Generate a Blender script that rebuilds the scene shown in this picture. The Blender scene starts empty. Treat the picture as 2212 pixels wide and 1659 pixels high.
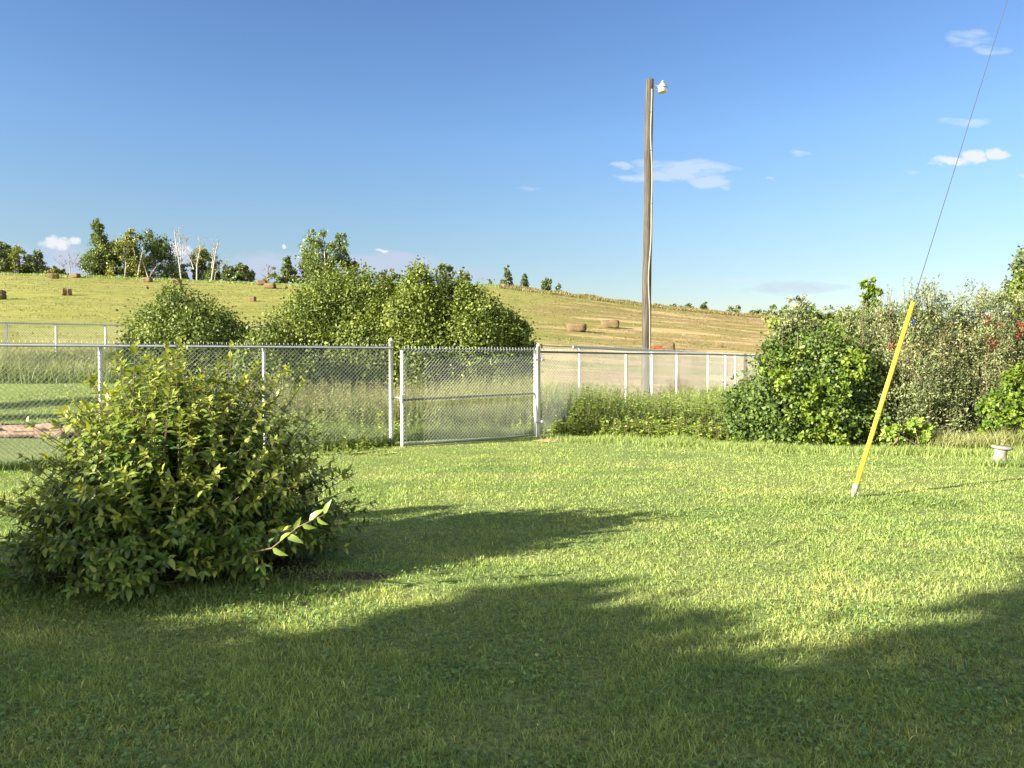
import bpy, math
import numpy as np
from mathutils import Vector
S = bpy.context.scene
COL = S.collection
R = math.radians
F, CX, CY, HZ = 1660.0, 1106.0, 829.5, 775.0      # photo measured on a 2212 x 1659 grid
CAMH = 1.6
PITCH = math.atan((CY - HZ) / F)

# ------------------------------------------------------------------ camera
cam = bpy.data.cameras.new('camera'); cam.lens = 36 * F / 2212; cam.sensor_width = 36
cam.clip_end = 5000; cam.clip_start = 0.05
camo = bpy.data.objects.new('camera', cam); COL.objects.link(camo)
camo.location = (0, 0, CAMH); camo.rotation_euler = (R(90) - PITCH, 0, 0)
S.camera = camo
S.render.resolution_x, S.render.resolution_y = 1024, 768
# ------------------------------------------------------------------ light
ELEV = R(21); AZ = R(27)                          # low evening sun from behind, left
LD = Vector((math.cos(AZ) * math.cos(ELEV), math.sin(AZ) * math.cos(ELEV), -math.sin(ELEV)))
sun = bpy.data.lights.new('sun', 'SUN'); sun.energy = 5.0; sun.angle = R(0.5); sun.color = (1.0, 0.89, 0.70)
suno = bpy.data.objects.new('sun', sun); COL.objects.link(suno)
suno.rotation_euler = LD.to_track_quat('-Z', 'Y').to_euler(); suno.location = (-30, -20, 30)
S.view_settings.view_transform = 'Standard'; S.view_settings.look = 'None'
S.view_settings.exposure = 2.3; S.view_settings.gamma = 1
# ------------------------------------------------------------------ world
W = bpy.data.worlds.new('World'); S.world = W; W.use_nodes = True
nt = W.node_tree; nt.nodes.clear()
def N(nt, t, **k):
    n = nt.nodes.new(t)
    for a, b in k.items():
        if a.startswith('i_'): n.inputs[a[2:].replace('_', ' ')].default_value = b
        else: setattr(n, a, b)
    return n
def math_(nt, op, a, b=None, c=None, clamp=False):
    n = nt.nodes.new('ShaderNodeMath'); n.operation = op; n.use_clamp = clamp
    for i, v in enumerate((a, b, c)):
        if v is None: continue
        if isinstance(v, (int, float)): n.inputs[i].default_value = v
        else: nt.links.new(v, n.inputs[i])
    return n.outputs[0]
def mixc(nt, fac, a, b, mode='MIX'):
    n = nt.nodes.new('ShaderNodeMix'); n.data_type = 'RGBA'; n.blend_type = mode
    for sck, v in ((n.inputs[0], fac), (n.inputs[6], a), (n.inputs[7], b)):
        if isinstance(v, (int, float)): sck.default_value = v
        elif isinstance(v, tuple): sck.default_value = (v + (1,))[:4]
        else: nt.links.new(v, sck)
    return n.outputs[2]
def ramp(nt, fac, stops, interp='LINEAR'):
    n = nt.nodes.new('ShaderNodeValToRGB'); cr = n.color_ramp; cr.interpolation = interp
    while len(cr.elements) < len(stops): cr.elements.new(0.5)
    for e, (p, c) in zip(cr.elements, stops):
        e.position = p; e.color = (c + (1,))[:4] if isinstance(c, tuple) else (c, c, c, 1)
    nt.links.new(fac, n.inputs[0]); return n.outputs[0]
sky = N(nt, 'ShaderNodeTexSky', sky_type='NISHITA', sun_disc=False, sun_elevation=ELEV,
        altitude=650, air_density=1.0, dust_density=0.3, ozone_density=2.2)
sky.sun_rotation = math.atan2(-math.cos(AZ), -math.sin(AZ))
tc = N(nt, 'ShaderNodeTexCoord')
sep = N(nt, 'ShaderNodeSeparateXYZ'); nt.links.new(tc.outputs['Generated'], sep.inputs[0])
ysafe = math_(nt, 'MAXIMUM', sep.outputs[1], 0.02)
U = math_(nt, 'DIVIDE', sep.outputs[0], ysafe); V = math_(nt, 'DIVIDE', sep.outputs[2], ysafe)
def clouds(ells, scale, stretch, lo, hi, seed, soft=0.5, mode=''):
    cv = N(nt, 'ShaderNodeCombineXYZ'); nt.links.new(math_(nt, 'MULTIPLY', U, scale), cv.inputs[0])
    nt.links.new(math_(nt, 'MULTIPLY', V, scale * stretch), cv.inputs[1]); cv.inputs[2].default_value = seed
    nz = N(nt, 'ShaderNodeTexNoise'); nz.inputs['Scale'].default_value = 1; nz.inputs['Detail'].default_value = 6
    nz.inputs['Roughness'].default_value = .55
    nt.links.new(cv.outputs[0], nz.inputs['Vector'])
    def warp(src, sc, amp, sd):
        w_ = N(nt, 'ShaderNodeTexNoise'); w_.inputs['Scale'].default_value = 1; w_.inputs['Detail'].default_value = 5
        v_ = N(nt, 'ShaderNodeCombineXYZ'); nt.links.new(math_(nt, 'MULTIPLY', U, sc), v_.inputs[0]); nt.links.new(math_(nt, 'MULTIPLY', V, sc * (2.2 if mode else 1.2)), v_.inputs[1]); v_.inputs[2].default_value = sd
        nt.links.new(v_.outputs[0], w_.inputs['Vector'])
        return math_(nt, 'ADD', src, math_(nt, 'MULTIPLY', math_(nt, 'SUBTRACT', w_.outputs[0], .5), amp))
    UW = warp(U, 26 if mode else 55, .07 if mode else .022, seed + 1); VW = warp(V, 26 if mode else 55, .020 if mode else .016, seed + 20)
    tot = None
    for (x, y, w, h, g) in ells:
        u0 = (x - CX) / F; v0 = (HZ - y) / F
        dx = math_(nt, 'DIVIDE', math_(nt, 'SUBTRACT', UW, u0), w / F)
        dy = math_(nt, 'DIVIDE', math_(nt, 'SUBTRACT', VW, v0), h / F)
        q = math_(nt, 'ADD', math_(nt, 'MULTIPLY', dx, dx), math_(nt, 'MULTIPLY', dy, dy))
        m = math_(nt, 'MULTIPLY', math_(nt, 'SUBTRACT', 1.0, q, clamp=True), g)
        tot = m if tot is None else math_(nt, 'MAXIMUM', tot, m)
    tot = math_(nt, 'POWER', tot, .8)
    if mode == 'veil':
        v = math_(nt, 'MULTIPLY', tot, math_(nt, 'MULTIPLY', math_(nt, 'SUBTRACT', nz.outputs[0], lo, clamp=True), soft, clamp=True))
        return math_(nt, 'MULTIPLY', v, hi, clamp=True)
    v = math_(nt, 'ADD', tot, math_(nt, 'MULTIPLY', math_(nt, 'SUBTRACT', nz.outputs[0], 0.5), soft))
    sm = nt.nodes.new('ShaderNodeMapRange'); sm.interpolation_type = 'SMOOTHSTEP'; nt.links.new(v, sm.inputs[0])
    sm.inputs[1].default_value = lo; sm.inputs[2].default_value = hi
    return math_(nt, 'MULTIPLY', sm.outputs[0], math_(nt, 'MULTIPLY', tot, 6.0, clamp=True))
wisps = clouds([(1480, 365, 125, 20, .8), (1450, 384, 110, 12, .8), (1530, 396, 60, 12, .9), (1335, 363, 26, 9, .7), (1355, 388, 42, 9, .8), (1725, 336, 30, 8, .6),
                (2080, 95, 60, 20, .45), (2080, 270, 50, 12, .5), (1957, 373, 20, 6, .6), (1640, 387, 18, 4, .4), (1610, 605, 45, 6, .5), (2205, 382, 18, 7, .6), (2140,118,50,9,.45), (1128,410,24,6,.25)],
               30, 4.0, .24, 1.7, 3.1, 3.2, 'veil')
puffs = clouds([(2055, 352, 60, 13, .8), (2095, 342, 34, 19, 1.), (2145, 338, 32, 17, 1.), (124, 526, 40, 18, .95), (164, 522, 15, 11, 1.), (385, 540, 40, 20, .8), (618, 535, 8, 7, 1.), (826, 541, 20, 6, .9), (385, 545, 32, 14, .6)],
               120, 1.4, .15, .8, 8.3, 1.0)
bank = clouds([(140, 575, 75, 50, .9), (40, 560, 60, 35, .6), (385, 580, 60, 40, .8), (620, 580, 130, 42, .85), (840, 580, 150, 38, .95), (1000, 600, 90, 25, .5), (1720, 622, 120, 14, .35)],
              18, 2.6, .16, 1.6, 5.7, 2.8, 'veil')
skc = mixc(nt, 1.0, sky.outputs[0], (1.0, 1.0, 1.0), 'MULTIPLY')
hs = N(nt, 'ShaderNodeHueSaturation'); hs.inputs['Saturation'].default_value = 1.15; hs.inputs['Value'].default_value = .88
nt.links.new(skc, hs.inputs['Color'])
low = ramp(nt, sep.outputs[2], [(0.0, (.70, .58, .52)), (.06, (.74, .64, .58)), (.17, (.96, .85, .78)), (.27, (1.03, .96, .97)), (.44, (.93, .87, .97))])
skyc = mixc(nt, 1.0, hs.outputs[0], low, 'MULTIPLY')
# unseen bright clouds added behind the viewer to lift the lawn's shade
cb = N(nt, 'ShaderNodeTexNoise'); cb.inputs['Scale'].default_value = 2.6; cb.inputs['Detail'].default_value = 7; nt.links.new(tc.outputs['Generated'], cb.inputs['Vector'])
back_fill = math_(nt, 'MULTIPLY', ramp(nt, math_(nt, 'MULTIPLY', sep.outputs[1], -1.0), [(.05, 0.), (.35, 1.)]), ramp(nt, cb.outputs[0], [(.38, 0.), (.56, 1.)]))
skyc = mixc(nt, math_(nt, 'MULTIPLY', back_fill, .9), skyc, (9.0, 8.5, 7.4))
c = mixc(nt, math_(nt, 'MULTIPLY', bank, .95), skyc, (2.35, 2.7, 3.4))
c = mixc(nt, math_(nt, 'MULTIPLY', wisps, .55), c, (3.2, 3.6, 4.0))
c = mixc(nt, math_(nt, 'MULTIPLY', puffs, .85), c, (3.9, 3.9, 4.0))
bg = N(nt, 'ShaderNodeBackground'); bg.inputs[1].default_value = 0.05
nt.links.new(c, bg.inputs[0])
wo = N(nt, 'ShaderNodeOutputWorld'); nt.links.new(bg.outputs[0], wo.inputs[0])

# ------------------------------------------------------------------ helpers
rng = np.random.default_rng(7)
def pix(x, y, Y):
    """world point at depth Y seen at photo grid position x, y"""
    r = (x - CX) / F; u = (CY - y) / F
    dy = math.cos(PITCH) + u * math.sin(PITCH); dz = -math.sin(PITCH) + u * math.cos(PITCH)
    t = Y / dy
    return np.array([r * t, Y, CAMH + dz * t])
def pixX(x, Y): return pix(x, HZ, Y)[0]
def pixZ(y, Y): return pix(CX, y, Y)[2]
def hash2(ix, iy, s):
    h = np.sin(ix * 127.1 + iy * 311.7 + s * 74.7) * 43758.5453
    return h - np.floor(h)
def noise2(x, y, s=0):
    x = np.asarray(x, float); y = np.asarray(y, float)
    ix = np.floor(x); iy = np.floor(y); fx = x - ix; fy = y - iy
    fx = fx * fx * (3 - 2 * fx); fy = fy * fy * (3 - 2 * fy)
    a = hash2(ix, iy, s); b = hash2(ix + 1, iy, s); c_ = hash2(ix, iy + 1, s); d = hash2(ix + 1, iy + 1, s)
    return (a * (1 - fx) + b * fx) * (1 - fy) + (c_ * (1 - fx) + d * fx) * fy
def sstep(a, b, v):
    t = np.clip((v - a) / (b - a), 0, 1); return t * t * (3 - 2 * t)
SKX = np.array([-1400, 0, 200, 400, 640, 850, 1080, 1200, 1300, 1390, 1500, 1640, 1760, 2212, 3200], float)
SKY_ = np.array([600, 590, 597, 605, 614, 615, 617, 631, 644, 656, 669, 682, 690, 700, 715], float)
SKU = (SKX - CX) / F; SKT = (HZ - SKY_) / F
G0U = np.array([-2, -.66, -.32, -.12, .06, .15, .3, 2]); G0V = np.array([1.3, 1.3, 1.25, .7, .25, .1, 0, 0])
RIDGE = 150.0
def gz(X, Y):
    X = np.asarray(X, float); Y = np.asarray(Y, float)
    u = X / np.maximum(Y, 24.0)
    g0 = np.interp(u, G0U, G0V)
    zs = CAMH + np.interp(u, SKU, SKT) * RIDGE
    t = np.clip((Y - 34) / (RIDGE - 34), 0, 1.0)
    far = g0 + (zs - g0) * t ** 1.28
    far = far - np.clip(Y - RIDGE, 0, 400) * 0.02
    near = g0 * sstep(19, 34, Y)
    z = np.where(Y > 34, far, near)
    und = (noise2(X * .35, Y * .35, 2) - .5) * .05 + (noise2(X * .05, Y * .07, 4) - .5) * .8 * sstep(50, 90, Y)*(1-sstep(125,150,Y))
    return z + und * sstep(2, 6, np.abs(X) + np.abs(Y))
def hit(x, y, y0=36, y1=170):
    Ys = np.linspace(y0, y1, 900)
    P = np.array([pix(x, y, Y) for Y in Ys])
    g = gz(P[:, 0], P[:, 1]); k = np.where(P[:, 2] <= g)[0]
    i = k[0] if len(k) else len(Ys) - 1
    return np.array([P[i, 0], P[i, 1], g[i]])

def mesh_obj(name, V_, T_, mat, parent=None, attr=None, smooth=False):
    V_ = np.ascontiguousarray(V_, dtype=np.float32).reshape(-1, 3)
    T_ = np.ascontiguousarray(T_, dtype=np.int32); k = T_.shape[1]
    me = bpy.data.meshes.new(name)
    me.vertices.add(len(V_)); me.vertices.foreach_set('co', V_.ravel())
    me.loops.add(T_.size); me.loops.foreach_set('vertex_index', T_.ravel())
    me.polygons.add(len(T_)); me.polygons.foreach_set('loop_start', np.arange(0, T_.size, k, dtype=np.int32))
    if smooth: me.polygons.foreach_set('use_smooth', np.ones(len(T_), dtype=bool))
    me.update(calc_edges=True); me.validate()
    if attr is not None:
        a = me.color_attributes.new('tint', 'FLOAT_COLOR', 'POINT')
        buf = np.ones((len(V_), 4), np.float32); buf[:, :attr.shape[1]] = attr
        a.data.foreach_set('color', buf.ravel())
    me.materials.append(mat)
    o = bpy.data.objects.new(name, me); COL.objects.link(o)
    if parent is not None: o.parent = parent
    return o
def tag(o, label=None, cat=None, group=None, kind=None):
    if label: o['label'] = label
    if cat: o['category'] = cat
    if group: o['group'] = group
    if kind: o['kind'] = kind
    return o
def empty(name, label, cat, loc=(0, 0, 0), group=None):
    o = bpy.data.objects.new(name, None); COL.objects.link(o); o.location = tuple(float(v) for v in loc)
    o.empty_display_size = .2
    return tag(o, label, cat, group)
class MB:
    def __init__(s): s.v = []; s.q = []; s.n = 0
    def add(s, v, q): s.v.append(np.asarray(v, float)); s.q.append(np.asarray(q, int) + s.n); s.n += len(v); return s
    def tube(s, pts, rad, sides=8, cap=True):
        pts = np.asarray(pts, float); n = len(pts)
        rad = np.full(n, rad) if np.isscalar(rad) else np.asarray(rad, float)
        d = np.gradient(pts, axis=0); d /= np.linalg.norm(d, axis=1)[:, None] + 1e-9
        ref = np.array([0, 1, 0]) if abs(d[0][2]) > .8 else np.array([0, 0, 1])
        a = np.cross(d, ref); a /= np.linalg.norm(a, axis=1)[:, None] + 1e-9; b = np.cross(d, a)
        th = np.arange(sides) * 2 * np.pi / sides
        v = (pts[:, None] + rad[:, None, None] * (np.cos(th)[None, :, None] * a[:, None] + np.sin(th)[None, :, None] * b[:, None])).reshape(-1, 3)
        q = []
        for i in range(n - 1):
            for j in range(sides):
                k = (j + 1) % sides; q.append((i * sides + j, i * sides + k, (i + 1) * sides + k, (i + 1) * sides + j))
        v = list(v)
        if cap:
            for i, base in ((0, 0), (n - 1, (n - 1) * sides)):
                c0 = len(v); v.append(pts[i] + d[i] * rad[i] * (0.0))
                for j in range(sides):
                    k = (j + 1) % sides; q.append((c0, base + j, base + k, base + k) if 0 else (c0, base + j, base + k, c0))
        s.add(v, q); return s
    def lathe(s, prof, c=(0, 0, 0), sides=20):
        th = np.arange(sides) * 2 * np.pi / sides; v = []; q = []
        for r, z in prof: v += [(c[0] + r * math.cos(t), c[1] + r * math.sin(t), c[2] + z) for t in th]
        for i in range(len(prof) - 1):
            for j in range(sides):
                k = (j + 1) % sides; q.append((i * sides + j, i * sides + k, (i + 1) * sides + k, (i + 1) * sides + j))
        s.add(v, q); return s
    def build(s, name, mat, parent=None, smooth=True, attr=None):
        v = np.concatenate(s.v); q = np.concatenate(s.q)
        deg = q[:, 3] == q[:, 0]
        # degenerate quads become triangles: split all into triangles
        t = np.concatenate([q[:, [0, 1, 2]], q[~deg][:, [0, 2, 3]]])
        return mesh_obj(name, v, t, mat, parent, attr, smooth)

def local(o_or_parent, v):
    return v
# ------------------------------------------------------------------ materials
def newmat(name):
    m = bpy.data.materials.new(name); m.use_nodes = True; t = m.node_tree; t.nodes.clear()
    out = t.nodes.new('ShaderNodeOutputMaterial'); return m, t, out
def pbr(t, rough=.6, spec=.3, metal=0):
    b = t.nodes.new('ShaderNodeBsdfPrincipled'); b.inputs['Roughness'].default_value = rough
    b.inputs['Specular IOR Level'].default_value = spec; b.inputs['Metallic'].default_value = metal
    return b
def noise(t, scale, detail=4, rough=.55, coord='Object', vec=(1, 1, 1), dist=0):
    c_ = t.nodes.new('ShaderNodeTexCoord'); mp = t.nodes.new('ShaderNodeMapping'); mp.inputs['Scale'].default_value = vec
    t.links.new(c_.outputs[coord], mp.inputs[0])
    n = t.nodes.new('ShaderNodeTexNoise'); n.inputs['Scale'].default_value = scale; n.inputs['Detail'].default_value = detail
    n.inputs['Roughness'].default_value = rough; n.inputs['Distortion'].default_value = dist
    t.links.new(mp.outputs[0], n.inputs['Vector']); return n.outputs[0]
def bump(t, h, b, strength=.4, dist=.02):
    n = t.nodes.new('ShaderNodeBump'); n.inputs['Strength'].default_value = strength; n.inputs['Distance'].default_value = dist
    t.links.new(h, n.inputs['Height']); t.links.new(n.outputs[0], b.inputs['Normal'])
def leafmat(name, stops, trans=.35, rough=.5, spec=.35, clump=(1.2, .35), tipcol=None, tipfac=1.0, tipramp=(.6, .95)):
    m, t, out = newmat(name)
    at = t.nodes.new('ShaderNodeVertexColor'); at.layer_name = 'tint'
    sp = t.nodes.new('ShaderNodeSeparateColor'); t.links.new(at.outputs[0], sp.inputs[0])
    nz = noise(t, clump[0], 3)
    f = math_(t, 'ADD', sp.outputs[0], math_(t, 'MULTIPLY', math_(t, 'SUBTRACT', nz, .5), clump[1] * 3), clamp=True)
    col = ramp(t, f, stops)
    if tipcol:
        k = ramp(t, sp.outputs[1], [(tipramp[0], 0.), (tipramp[1], float(tipfac))])
        col = mixc(t, k, col, tipcol)
    b = pbr(t, rough, spec); t.links.new(col, b.inputs['Base Color'])
    tr = t.nodes.new('ShaderNodeBsdfTranslucent')
    t.links.new(mixc(t, 1.0, col, (1.25, 1.15, .5), 'MULTIPLY'), tr.inputs[0])
    mx = t.nodes.new('ShaderNodeMixShader'); mx.inputs[0].default_value = trans
    t.links.new(b.outputs[0], mx.inputs[1]); t.links.new(tr.outputs[0], mx.inputs[2]); t.links.new(mx.outputs[0], out.inputs[0])
    return m
def simple(name, colr, rough=.6, spec=.3, metal=0, var=.25, scale=8, vec=(1, 1, 1), bmp=0.0, bd=.01, dark=None):
    m, t, out = newmat(name); b = pbr(t, rough, spec, metal)
    nz = noise(t, scale, 5, .6, vec=vec)
    dk = dark or tuple(c_ * (1 - var) for c_ in colr); lt = tuple(min(1, c_ * (1 + var)) for c_ in colr)
    t.links.new(ramp(t, nz, [(.3, dk), (.7, lt)]), b.inputs['Base Color'])
    if bmp: bump(t, nz, b, bmp, bd)
    t.links.new(b.outputs[0], out.inputs[0]); return m
M = {}
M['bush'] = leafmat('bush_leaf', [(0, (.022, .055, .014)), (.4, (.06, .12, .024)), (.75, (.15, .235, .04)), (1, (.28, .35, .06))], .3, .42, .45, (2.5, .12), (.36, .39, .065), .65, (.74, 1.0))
M['clover'] = leafmat('clover_leaf', [(0, (.07, .14, .05)), (.5, (.13, .23, .075)), (1, (.24, .33, .10))], .3, .6, .2, (2.0, .15))
M['lilac'] = leafmat('lilac_leaf', [(0, (.055, .09, .02)), (.5, (.12, .165, .03)), (1, (.22, .265, .045))], .25, .55, .3, (.8, .25))
M['lilac_dark'] = leafmat('dull_leaf', [(0, (.04, .075, .02)), (.5, (.11, .16, .035)), (1, (.24, .28, .06))], .25, .55, .3, (.8, .2))
M['vine'] = leafmat('hedge_leaf', [(0, (.03, .06, .018)), (.5, (.085, .14, .03)), (1, (.22, .29, .05))], .3, .5, .3, (1.3, .25))
M['lime'] = leafmat('lime_leaf', [(0, (.09, .17, .025)), (1, (.29, .36, .05))], .4, .5, .3, (1.3, .2))
M['silver'] = leafmat('silver_leaf', [(0, (.035, .052, .022)), (.5, (.12, .15, .058)), (1, (.36, .39, .20))], .2, .55, .35, (1.1, .22))
M['red'] = leafmat('red_leaf', [(0, (.12, .022, .015)), (1, (.27, .06, .03))], .3, .5, .3)
M['poplar'] = leafmat('poplar_leaf', [(0, (.045, .085, .03)), (.5, (.11, .16, .045)), (1, (.24, .27, .07))], .25, .5, .35, (.25, .25))
M['poplar_yellow'] = leafmat('birch_leaf', [(0, (.07, .11, .03)), (.5, (.17, .20, .045)), (1, (.32, .32, .08))], .25, .5, .35, (.25, .25))
M['bluegreen'] = leafmat('bluegreen_leaf', [(0, (.05, .085, .045)), (.5, (.12, .16, .075)), (1, (.24, .27, .12))], .2, .5, .35, (.3, .2))
M['bark'] = simple('bark', (.12, .09, .065), .85, var=.4, scale=12, vec=(3, 3, .6), bmp=.5)
M['stem'] = simple('stem', (.11, .085, .05), .7, var=.3)
M['birchbark'] = simple('birch_bark', (.30, .29, .26), .7, var=.15, scale=2, dark=(.28, .26, .23))
M['deadwood'] = simple('dead_wood', (.24, .23, .23), .8, var=.2)
M['galv'] = simple('galvanised_steel', (.26, .29, .32), .5, .4, .2, var=.12, scale=14)
M['post'] = simple('post_steel', (.52, .52, .52), .45, .5, .15, var=.08, scale=9)
M['rail'] = simple('shaded_rail_steel', (.075, .092, .115), .6, .2, .0, var=.15, scale=14)  # darker than the posts: shade from the wire mesh put into the colour
M['wire'] = simple('fence_wire', (.42, .46, .44), .45, .5, .1, var=.08, scale=5)
M['wood'] = simple('pole_wood', (.064, .055, .046), .9, .15, var=.62, scale=3.2, vec=(7, 7, .35), bmp=.8, bd=.02)
M['conduit'] = simple('conduit', (.24, .22, .17), .5, .4, var=.08)
M['lamp_metal'] = simple('lamp_metal', (.34, .32, .29), .45, .5, .3, var=.1)
M['yellow'] = simple('yellow_plastic', (.60, .45, .015), .5, .4, var=.16, scale=7, dark=(.46, .33, .03))
M['concrete'] = simple('concrete', (.19, .185, .165), .85, .2, var=.3, scale=22, bmp=.5)
M['stone'] = simple('sandstone', (.21, .145, .11), .85, .2, var=.35, scale=7, bmp=.7)
M['hay'] = simple('hay', (.13, .097, .055), .9, .1, var=.4, scale=5, vec=(1, 1, 5), bmp=.8, bd=.05)
M['blue'] = simple('blue_plastic', (.012, .02, .11), .35, .5, var=.3, scale=6)
M['white'] = simple('white_plastic', (.36, .38, .42), .5, .4, var=.1)
M['orange'] = simple('orange_plastic', (.22, .075, .025), .6, .3, var=.2, scale=6)
M['gravel'] = simple('soil', (.27, .2, .13), .95, .1, var=.35, scale=14, bmp=.7)
M['dirt'] = simple('dry_dirt', (.25, .18, .11), .95, .1, var=.3, scale=16, bmp=.7)
M['timber'] = simple('grey_timber', (.2, .17, .14), .85, .2, var=.3, scale=6)

def lawnlike(t, blade):
    """colour of the mown lawn, shared by the soil sheet and the blades"""
    patch = noise(t, .75, 5, .6); band = noise(t, 1.0, 4, .6, vec=(.16, 1.5, 1)); fine = noise(t, 26, 3, .6)
    g = ramp(t, patch, [(.3, (.15, .24, .065)), (.5, (.21, .305, .08)), (.72, (.29, .35, .10))])
    g = mixc(t, ramp(t, band, [(.42, 0.), (.68, .6)]), g, (.34, .38, .13))
    return g, fine
# lawn soil sheet
m, t, out = newmat('lawn_soil'); g, fine = lawnlike(t, 0)
b = pbr(t, .9, .1); t.links.new(mixc(t, ramp(t, fine, [(.3, .25), (.7, .9)]), g, (.05, .052, .028)), b.inputs['Base Color'])
bump(t, fine, b, .8, .03); t.links.new(b.outputs[0], out.inputs[0]); M['lawn_soil'] = m
# blades
def blademat(name, base=None, stops=None):
    m, t, out = newmat(name)
    at = t.nodes.new('ShaderNodeVertexColor'); at.layer_name = 'tint'
    sp = t.nodes.new('ShaderNodeSeparateColor'); t.links.new(at.outputs[0], sp.inputs[0])
    if base is None:
        g, fine = lawnlike(t, 1)
        v = ramp(t, sp.outputs[0], [(0, (.55, .64, .62)), (.5, (1., 1., 1.)), (.9, (1.32, 1.25, 1.2)), (1, (2.4, 1.9, 2.6))])
        col = mixc(t, 1.0, g, v, 'MULTIPLY')
    else:
        col = ramp(t, sp.outputs[0], base)
        if stops: col = mixc(t, ramp(t, sp.outputs[1], [(.55, 0.), (.85, .85)]), col, stops)
    b = pbr(t, .5, .35); t.links.new(col, b.inputs['Base Color'])
    tr = t.nodes.new('ShaderNodeBsdfTranslucent'); t.links.new(mixc(t, 1.0, col, (1.2, 1.15, .6), 'MULTIPLY'), tr.inputs[0])
    mx = t.nodes.new('ShaderNodeMixShader'); mx.inputs[0].default_value = .35
    t.links.new(b.outputs[0], mx.inputs[1]); t.links.new(tr.outputs[0], mx.inputs[2]); t.links.new(mx.outputs[0], out.inputs[0])
    return m
M['blade'] = blademat('lawn_blade')
M['weedgrass'] = blademat('weed_grass', [(0, (.09, .15, .035)), (.6, (.17, .22, .06)), (1, (.30, .31, .13))], (.30, .31, .15))
M['greengrass'] = blademat('green_grass', [(0, (.10, .165, .045)), (.6, (.19, .265, .07)), (1, (.34, .39, .13))])
M['stubble_green'] = blademat('stubble_blade', [(0, (.09, .11, .03)), (.5, (.14, .155, .04)), (1, (.23, .22, .08))], (.21, .2, .08))
M['drygrass'] = blademat('dry_grass', [(0, (.10, .11, .03)), (.5, (.16, .145, .05)), (1, (.26, .20, .10))], (.24, .19, .09))
# hay field
m, t, out = newmat('hay_field')
geo = t.nodes.new('ShaderNodeNewGeometry'); sx = t.nodes.new('ShaderNodeSeparateXYZ'); t.links.new(geo.outputs['Position'], sx.inputs[0])
ratio = math_(t, 'DIVIDE', sx.outputs[0], math_(t, 'MAXIMUM', sx.outputs[1], 20.0))
side = ramp(t, math_(t, 'ADD', math_(t, 'MULTIPLY', ratio, 1.4), math_(t, 'MULTIPLY', math_(t, 'SUBTRACT', noise(t, .03, 3), .5), .5)), [(.0, 0.), (.14, 1.)])
big = noise(t, .05, 4, .6); sw = noise(t, 1.0, 4, .55, vec=(.05, .19, .3), dist=1.2); fn = noise(t, 1.3, 5, .65, vec=(.4, 1.2, 1)); mid = noise(t, .35, 4, .6, vec=(.35, 1, 1))
green = ramp(t, big, [(.3, (.14, .16, .04)), (.7, (.20, .20, .055))])
tan = ramp(t, big, [(.3, (.19, .15, .06)), (.7, (.24, .17, .085))])
col = mixc(t, math_(t, 'MULTIPLY', side, .72), green, tan)
sfac = math_(t, 'ADD', math_(t, 'MULTIPLY', side, .82), .14)
col = mixc(t, math_(t, 'MULTIPLY', sfac, ramp(t, sw, [(.50, 0.), (.57, 1.)])), col, (.36, .27, .15))
br_ = noise(t, 1.0, 4, .6, vec=(.03, .11, .2), dist=.8)
col = mixc(t, math_(t, 'MULTIPLY', side, ramp(t, br_, [(.50, 0.), (.60, .75)])), col, (.20, .135, .075))
col = mixc(t, math_(t, 'MULTIPLY', sfac, ramp(t, sw, [(.36, .9), (.46, 0.)])), col, (.125, .155, .035))
col = mixc(t, ramp(t, mid, [(.55, 0.), (.7, .45)]), col, (.27, .24, .10))
col = mixc(t, 1.0, col, ramp(t, fn, [(.3, (.62, .66, .6)), (.7, (1.3, 1.28, 1.25))]), 'MULTIPLY')
b = pbr(t, .9, .1); t.links.new(col, b.inputs['Base Color']); bump(t, fn, b, 1.0, .25); t.links.new(b.outputs[0], out.inputs[0]); M['field'] = m
FIELDM = m
# paddock (between the yard fence and the far fence)
m, t, out = newmat('paddock')
n1 = noise(t, .4, 4, .6); n2 = noise(t, 7, 4, .6); n3 = noise(t, 1, 4, .5, vec=(.2, 1.2, 1))
geo = t.nodes.new('ShaderNodeNewGeometry'); sx = t.nodes.new('ShaderNodeSeparateXYZ'); t.links.new(geo.outputs['Position'], sx.inputs[0])
side = ramp(t, math_(t, 'ADD', math_(t, 'MULTIPLY', sx.outputs[0], .08), math_(t, 'MULTIPLY', n1, .2)), [(.0, 0.), (.3, 1.)])
side2 = math_(t, 'MULTIPLY', side, ramp(t, math_(t, 'MULTIPLY', sx.outputs[1], .02), [(.42, 0.), (.5, 1.)]))
col = mixc(t, side2, ramp(t, n1, [(.3, (.11, .16, .04)), (.7, (.17, .21, .06))]), ramp(t, n3, [(.35, (.22, .22, .07)), (.65, (.38, .31, .14))]))
col = mixc(t, 1.0, col, ramp(t, n2, [(.3, (.65, .68, .6)), (.7, (1.2, 1.2, 1.2))]), 'MULTIPLY')
b = pbr(t, .9, .1); t.links.new(col, b.inputs['Base Color']); bump(t, n2, b, .8, .05); t.links.new(b.outputs[0], out.inputs[0]); M['paddock'] = m

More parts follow.
